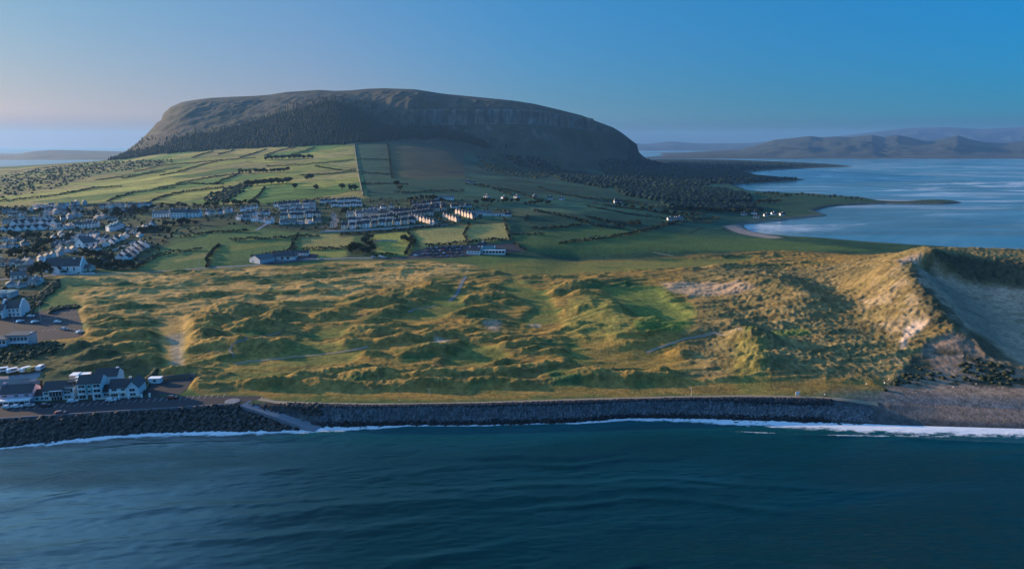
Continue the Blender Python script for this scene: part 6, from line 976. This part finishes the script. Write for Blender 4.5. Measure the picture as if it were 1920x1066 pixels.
# D and E: cottage and the L-shaped house
x, y, z = at(196, 745); t = root('cottage', (x, y + 3.6, 6.1), RZ); t.scale = (1, 1, .84); mesh_obj('wall', body(5.4, 6, 3.0, 2.6), MT_['white'], t); mesh_obj('roof', roof(5.6, 6, 3.0, 2.6, .3), MT_['slate'], t); frm(t, -1.0, 1.4, .8, 2.2, -3.05, 2); tag(t, 'single storey white cottage between the apartment house and the gabled house', 'cottage')
x, y, z = at(222, 744); t = root('seafront_house', (x, y + 4.4, 6.1), RZ); t.scale = (1, 1, .84); mesh_obj('wall', body(9.0, 7.6, 5.0, 3.2, y=0), MT_['white'], t); r_ = mesh_obj('roof', roof(9.0, 7.6, 5.0, 3.2, .35), MT_['slate'], t); chim(r_, 3.4, 0, 8.2, 'cream', .8)
tw = lambda g: ([(b, a, c) for a, b, c in g[0]], [q[::-1] for q in g[1]])
mesh_obj('gable_wing', tw(body(9.6, 5.0, 5.0, 3.4)), MT_['white'], t, (5.4, -.4, 0)); mesh_obj('roof', tw(roof(9.8, 5.0, 5.0, 3.4, .3)), MT_['grey_roof'], t, (5.4, -.4, .02)); frm(t, 4.3, 6.4, 3.2, 4.6, -5.26, 1); frm(t, 4.3, 6.6, .6, 2.1, -5.26, 1); frm(t, -3.4, -1.4, 3.3, 4.5, -3.86, 1); frm(t, .4, 1.9, 3.3, 4.5, -3.86, 1); frm(t, -3.8, -1.2, .5, 2.0, -3.86, 2); mesh_obj('porch_roof', box(-4.4, 2.85, -5.2, -3.84, 2.35, 2.55), MT_['cream'], t); mesh_obj('pillar', box(-.6, -.3, -5.1, -4.8, 0, 2.35), MT_['white'], t); mesh_obj('pillar', box(2.3, 2.6, -5.1, -4.8, 0, 2.35), MT_['white'], t); mesh_obj('door', box(.5, 1.5, -3.9, -3.8, 0, 2.1), MT_['brown_roof'], t); tag(t, 'white gabled house with a porch at the right end of the terrace', 'house')
x, y, z = at(251, 739); t = root('extension', (x, y + 3.2, 6.1), RZ); t.scale = (1, 1, .84); mesh_obj('wall', tw(body(8, 3.4, 4.2, 2.2)), MT_['cream'], t); mesh_obj('roof', tw(roof(8, 3.4, 4.2, 2.2, .25)), MT_['grey_roof'], t); frm(t, -.6, .6, 2.4, 3.4, -4.05, 0); tag(t, 'narrow cream extension on the right of the gabled house', 'extension')
# F: white hut in the yard; buildings behind the pub
x, y, z = at(289, 719); t = root('hut', (x, y + 1.6, z), R(3)); mesh_obj('wall', box(-2.6, 2.6, -1.5, 1.5, -.3, 2.4), MT_['white'], t); mesh_obj('roof', box(-2.8, 2.8, -1.7, 1.7, 2.4, 2.6), MT_['white'], t); mesh_obj('window', box(-.4, .8, -1.56, -1.5, 1.0, 1.9), MT_['glass'], t); tag(t, 'small white hut standing alone beside the dark yard', 'hut')
x, y, z = at(22, 727); t = root('building', (x, y, z), R(6)); mesh_obj('wall', body(12, 8, 2.6, 1.6), MT_['grey_wall'], t); mesh_obj('roof', roof(12, 8, 2.6, 1.6, .3), MT_['grey_roof'], t); mesh_obj('door', box(4, 5, -4.06, -3.95, 0, 2), MT_['white'], t); tag(t, 'low grey roofed building behind the pink pub', 'building')
x, y, z = at(68, 728); t = root('shed', (x, y, z), R(20)); mesh_obj('wall', body(4, 5, 2.4, 1.2), MT_['brown_roof'], t); mesh_obj('roof', roof(4, 5, 2.4, 1.2), MT_['grey_roof'], t); tag(t, 'small brown shed between the back yard and the annex', 'shed')
low_wall([(178, 749), (210, 747), (240, 745), (268, 743)], 'low garden wall in front of the gabled house', .9, .3, 'cream')
for i, (a, b) in enumerate([(177, 750), (224, 748), (242, 747), (266, 745), (281, 744)]): x, y, z = at(a, b); tag(mesh_obj('gate_pillar', G(box(-.3, .3, -.3, .3, 0, 1.5), box(-.38, .38, -.38, .38, 1.5, 1.65)), MT_['white'], None, (x, y, 6.1)), f'{ordn(i)} white gate pillar from the left along the seafront garden wall', 'pillar', 'gate pillars on the seafront')
low_wall([(265, 742), (274, 728), (284, 716)], 'low dark wall climbing beside the yard', .9, .4, 'stone'); low_wall([(286, 712), (330, 708), (366, 705)], 'grey retaining wall at the back of the dark yard', 1.6, .4, 'stone')
# caravans
def caravan(mat, L=5.2):
    t = root('caravan'); V = []
    prof = [(-L / 2, .5), (L / 2 - .3, .5), (L / 2, 1.3), (L / 2 - .7, 2.3), (-L / 2 + .5, 2.5), (-L / 2, 2.0)]
    V = [(a, -1.1, b) for a, b in prof] + [(a, 1.1, b) for a, b in prof]; n = len(prof); mesh_obj('shell', (V, [tuple(range(n)), tuple(range(2 * n - 1, n - 1, -1))] + [(k, k + n, (k + 1) % n + n, (k + 1) % n) for k in range(n)]), MT_[mat], t)
    mesh_obj('window', box(-1.2, 1.2, -1.14, -1.1, 1.4, 2.0), MT_['glass'], t)
    for sx_ in (-1.1, 1.0): mesh_obj('wheel', tube((sx_, -1.15, .35), (sx_, 1.15, .35), .35, .35, 10), MT_['tyre'], t)
    return t
cv = caravan('white')
for i, (a, b, m_, lb) in enumerate([(7, 697, 'white', 'leftmost white motorhome parked in the back yard'), (25, 698, 'white', 'second white motorhome parked in the back yard'), (50, 696, 'white', 'white motorhome beside the yellow one'), (59, 696, 'yellow', 'yellow motorhome in the back yard'), (76, 693, 'white', 'white box van body at the far corner of the back yard')]):
    t = caravan(m_) if m_ != 'white' or i == 4 else (cv if i == 0 else copy_tree(cv)); t.location = at(a, b); t.rotation_euler = (0, 0, R(40 + 15 * i)); tag(t, lb, 'motorhome', 'vehicles in the back yard')
# ------------------------------------------------------------------ cars
PAINT = {k: plain('paint_' + k, c, .3, .03, 1, 0, .5) for k, c in dict(white=(.7, .7, .72), silver=(.4, .42, .45), dark=(.03, .035, .045), red=(.32, .05, .04), blue=(.05, .10, .25), grey=(.15, .16, .18)).items()}
def make_car(colr):
    t = root('parked_car'); pr = [(-2.1, .35), (2.1, .35), (2.15, .75), (1.9, .95), (1.0, 1.02), (.35, 1.5), (-1.3, 1.52), (-1.95, 1.05), (-2.15, .9)]; n = len(pr)
    V = [(a, -.88 if b < 1.2 else -.7, b) for a, b in pr] + [(a, .88 if b < 1.2 else .7, b) for a, b in pr]; mesh_obj('body', (V, [tuple(range(n)), tuple(range(2 * n - 1, n - 1, -1))] + [(k, k + n, (k + 1) % n + n, (k + 1) % n) for k in range(n)]), PAINT[colr], t)
    mesh_obj('windscreen', ([(1.02, -.68, 1.05), (1.02, .68, 1.05), (.42, .62, 1.47), (.42, -.62, 1.47)], [(0, 1, 2, 3)]), MT_['glass'], t); mesh_obj('window', G(([(-1.6, -.81, 1.08), (.85, -.81, 1.08), (.3, -.725, 1.44), (-1.2, -.725, 1.44)], [(0, 1, 2, 3)])), MT_['glass'], t); mesh_obj('window', ([(-1.6, .81, 1.08), (.85, .81, 1.08), (.3, .725, 1.44), (-1.2, .725, 1.44)], [(3, 2, 1, 0)]), MT_['glass'], t)
    for sx_ in (-1.3, 1.3):
        for sy_ in (-.8, .8): mesh_obj('wheel', tube((sx_, sy_ - .1, .33), (sx_, sy_ + .1, .33), .33, .33, 12), MT_['tyre'], t)
    return t
CARS = {}
def car(colr, px, py, rot, lab, grp, dz=.08):
    if colr not in CARS: CARS[colr] = make_car(colr); c_ = CARS[colr]
    else: c_ = copy_tree(CARS[colr])
    c_.location = at(px, py, dz); c_.rotation_euler = (0, 0, R(rot)); tag(c_, lab, 'car', grp)
SF = 'cars on the seafront'
for a, b, c_, r_, lb in [(15, 765, 'white', 12, 'white car parked before the pink pub, leftmost on the seafront'), (33, 764, 'white', 12, 'white car parked second from the left before the pub'), (55, 762, 'silver', 12, 'silver car parked right of the two white ones'), (86, 762, 'dark', 12, 'dark car parked between the silver and white ones'), (114, 776, 'red', 20, 'red car parked against the sea wall'), (137, 754, 'white', 20, 'white car before the bay windowed house'), (209, 752, 'white', 10, 'white car before the cottage'), (324, 747, 'red', 5, 'dark red car alone at the right of the seafront road')]: car(c_, a, b, r_, lb, SF)
PK = 'cars in the big car park'
for a, b, c_, r_, lb in [(58, 594, 'white', 10, 'white car highest in the big car park'), (38, 604, 'white', 60, 'white car left of the pair in the big car park'), (66, 605, 'white', 60, 'white car right of the pair in the big car park'), (108, 605, 'white', 0, 'white car alone in the middle of the big car park'), (121, 618, 'silver', 0, 'silver car alone at the lower right of the big car park'), (150, 624, 'white', 70, 'white car at the bottom right corner of the big car park'), (17, 587, 'silver', 10, 'long silver car below the white house with tall gables')]: car(c_, a, b, r_, lb, PK)
cc = ['dark', 'silver', 'grey', 'blue', 'dark', 'dark', 'grey', 'grey', 'red', 'dark']
for row, (pts, n) in enumerate([([(800, 467), (868, 463)], 12), ([(796, 472), (866, 468)], 11), ([(790, 478), (868, 474)], 10), ([(806, 482), (874, 479)], 5)]):
    for i, (a, b) in enumerate(sorted(along(pts, n, .7))): cl = cc[(i * 7 + row * 3) % 10]; car(cl, a, b, 80 + RNG.uniform(-6, 6), f'{cl} car, {ordn(i)} from the left in the {["back", "second", "third", "front"][row]} row at the clubhouse', 'cars in the clubhouse car park')
for i, (a, b) in enumerate([(700, 483), (714, 482), (720, 484), (780, 480), (603, 487)]): car('white' if i % 2 else 'silver', a, b, 5, ['silver car at the left end of the inland road car park', 'white car beside the silver one on the inland road', 'silver car third along the inland road', 'white car nearing the clubhouse car park', 'silver car on the inland road by the hall'][i], 'cars on the inland road')
# ------------------------------------------------------------------ posts, people, small things
def lamp(h=8, arm=True):
    t = root('street_lamp'); mesh_obj('pole', lathe([(.11, 0), (.1, 1), (.06, h)], 7), MT_['metal'], t)
    a_ = mesh_obj('arm', tube((0, 0, h - .1), (1.1, 0, h + .15), .05, .04), MT_['metal'], t); mesh_obj('lamp_head', box(.9, 1.5, -.13, .13, h + .08, h + .22), MT_['metal'], a_); return t
lp = lamp(); LPS = [(77, 604, 'tall lamp post in the middle of the big car park'), (76, 588, 'tall lamp post at the top of the big car park'), (27, 615, 'lamp post at the left of the big car park'), (375, 503, 'lone pole beside the inland road'), (846, 486, 'pole standing among the clubhouse cars'), (555, 489, 'pole by the entrance of the hipped hall'), (4, 520, 'lamp post at the left edge below the church'), (118, 512, 'lamp post in front of the church wall'), (1296, 742, 'thin post on the promenade right of centre'), (806, 742, 'thin post behind the middle of the promenade')]
for i, (a, b, lb) in enumerate(LPS): t = lp if i == 0 else copy_tree(lp); t.location = at(a, b); t.rotation_euler = (0, 0, i); t.scale = (1, 1, 1 if i < 8 else .4); tag(t, lb, 'lamp post', 'posts and lamps')
def person(px, py, rz, lab, top, walk=.25, k=[0]):
    J = [(0, 0, .95), (0, 0, 1.15), (0, 0, 1.42), (0, 0, 1.52), (0, 0, 1.66), (0, .01, 1.74), (-.1, 0, .9), (-.11, walk * .5, .5), (-.11, walk * .3, .08), (-.11, walk * .3 + .14, .03), (.1, 0, .9), (.11, -walk * .4, .5), (.11, -walk * .9, .08), (.11, -walk * .9 + .14, .03), (-.2, 0, 1.4), (-.26, -.06, 1.13), (-.27, .04, .88), (-.27, .07, .79), (.2, 0, 1.4), (.26, .05, 1.13), (.27, .14, .9), (.27, .18, .81)]
    E_ = [(0, 1), (1, 2), (2, 3), (3, 4), (4, 5), (0, 6), (6, 7), (7, 8), (8, 9), (0, 10), (10, 11), (11, 12), (12, 13), (2, 14), (14, 15), (15, 16), (16, 17), (2, 18), (18, 19), (19, 20), (20, 21)]; rad = [.15, .14, .15, .06, .1, .09, .1, .07, .045, .04, .1, .07, .045, .04, .07, .05, .035, .03, .07, .05, .035, .03]
    me = bpy.data.meshes.new('person'); me.from_pydata(J, E_, []); o = bpy.data.objects.new('person', me); COL.objects.link(o); m1_ = o.modifiers.new('skin', 'SKIN'); m2_ = o.modifiers.new('sub', 'SUBSURF'); m2_.levels = 1; m2_.render_levels = 1
    for i, v in enumerate(me.skin_vertices[0].data): v.radius = (rad[i], rad[i] * .75); v.use_root = i == 0
    bpy.context.view_layer.update(); me2 = bpy.data.meshes.new_from_object(o.evaluated_get(bpy.context.evaluated_depsgraph_get())); o.modifiers.clear(); o.data = me2; me2.materials.clear()
    for mm in (MT_['skin'], top, MT_['slate']): me2.materials.append(mm)
    for p in me2.polygons: c_ = p.center; p.material_index = 0 if c_.z > 1.5 or (abs(c_.x) > .22 and c_.z < .95) else (1 if c_.z > .93 else 2)
    o.location = at(px, py, .05); o.rotation_euler = (0, 0, rz); tag(o, lab, 'person', 'people on the shore')
for a in [(1546, 744, .4, 'person in pale top walking on the promenade near the beach end', MT_['white']), (1624, 724, 1.2, 'person in white standing where the dune meets the shingle', MT_['white']), (1658, 722, 2.0, 'left person of the pair at the top of the shingle', MT_['white']), (1666, 715, 2.4, 'right person of the pair, slightly higher on the sand', MT_['paint']), (1787, 730, .2, 'person in a pale top on the upper beach', MT_['white']), (1830, 724, 3.0, 'rightmost person, standing on the sand below the dune', MT_['paint']), (1805, 671, .7, 'person in white sitting out high on the dune sand', MT_['white']), (494, 747, 1.6, 'person in a pale top by the end of the seafront wall', MT_['paint']), (750, 755, 1.5, 'person walking on the middle of the promenade', MT_['white'])]: person(*a)
x, y, z = at(1495, 742); t = root('information_board', (x, y, z), .2); mesh_obj('panel', box(-.9, .9, -.05, .05, .5, 2.1), MT_['white'], t)
for sx_ in (-.8, .8): mesh_obj('post', box(sx_ - .05, sx_ + .05, .06, .16, -.2, 2.2), MT_['timber'], t)
tag(t, 'white board on posts beside the promenade near the beach', 'sign')
def bench(px, py, rz, lab):
    t = root('bench', at(px, py), rz); mesh_obj('seat', G(*(box(-.8, .8, -.2 + k * .15, -.08 + k * .15, .42, .47) for k in range(3))), MT_['timber'], t); mesh_obj('backrest', G(*(box(-.8, .8, .26, .3, .55 + k * .15, .66 + k * .15) for k in range(3))), MT_['timber'], t)
    for sx_ in (-.7, .7): mesh_obj('leg', box(sx_ - .04, sx_ + .04, -.2, .28, -.1, .42), MT_['metal'], t)
    tag(t, lab, 'bench')
bench(350, 766, 3.3, 'bench facing the sea on the seafront wall edge')
for lb, g_ in LABELS.items():
    if len(g_) > 1: print('DUP', len(g_), lb)
    if not 4 <= len(lb.split()) <= 16: print('LEN', lb)
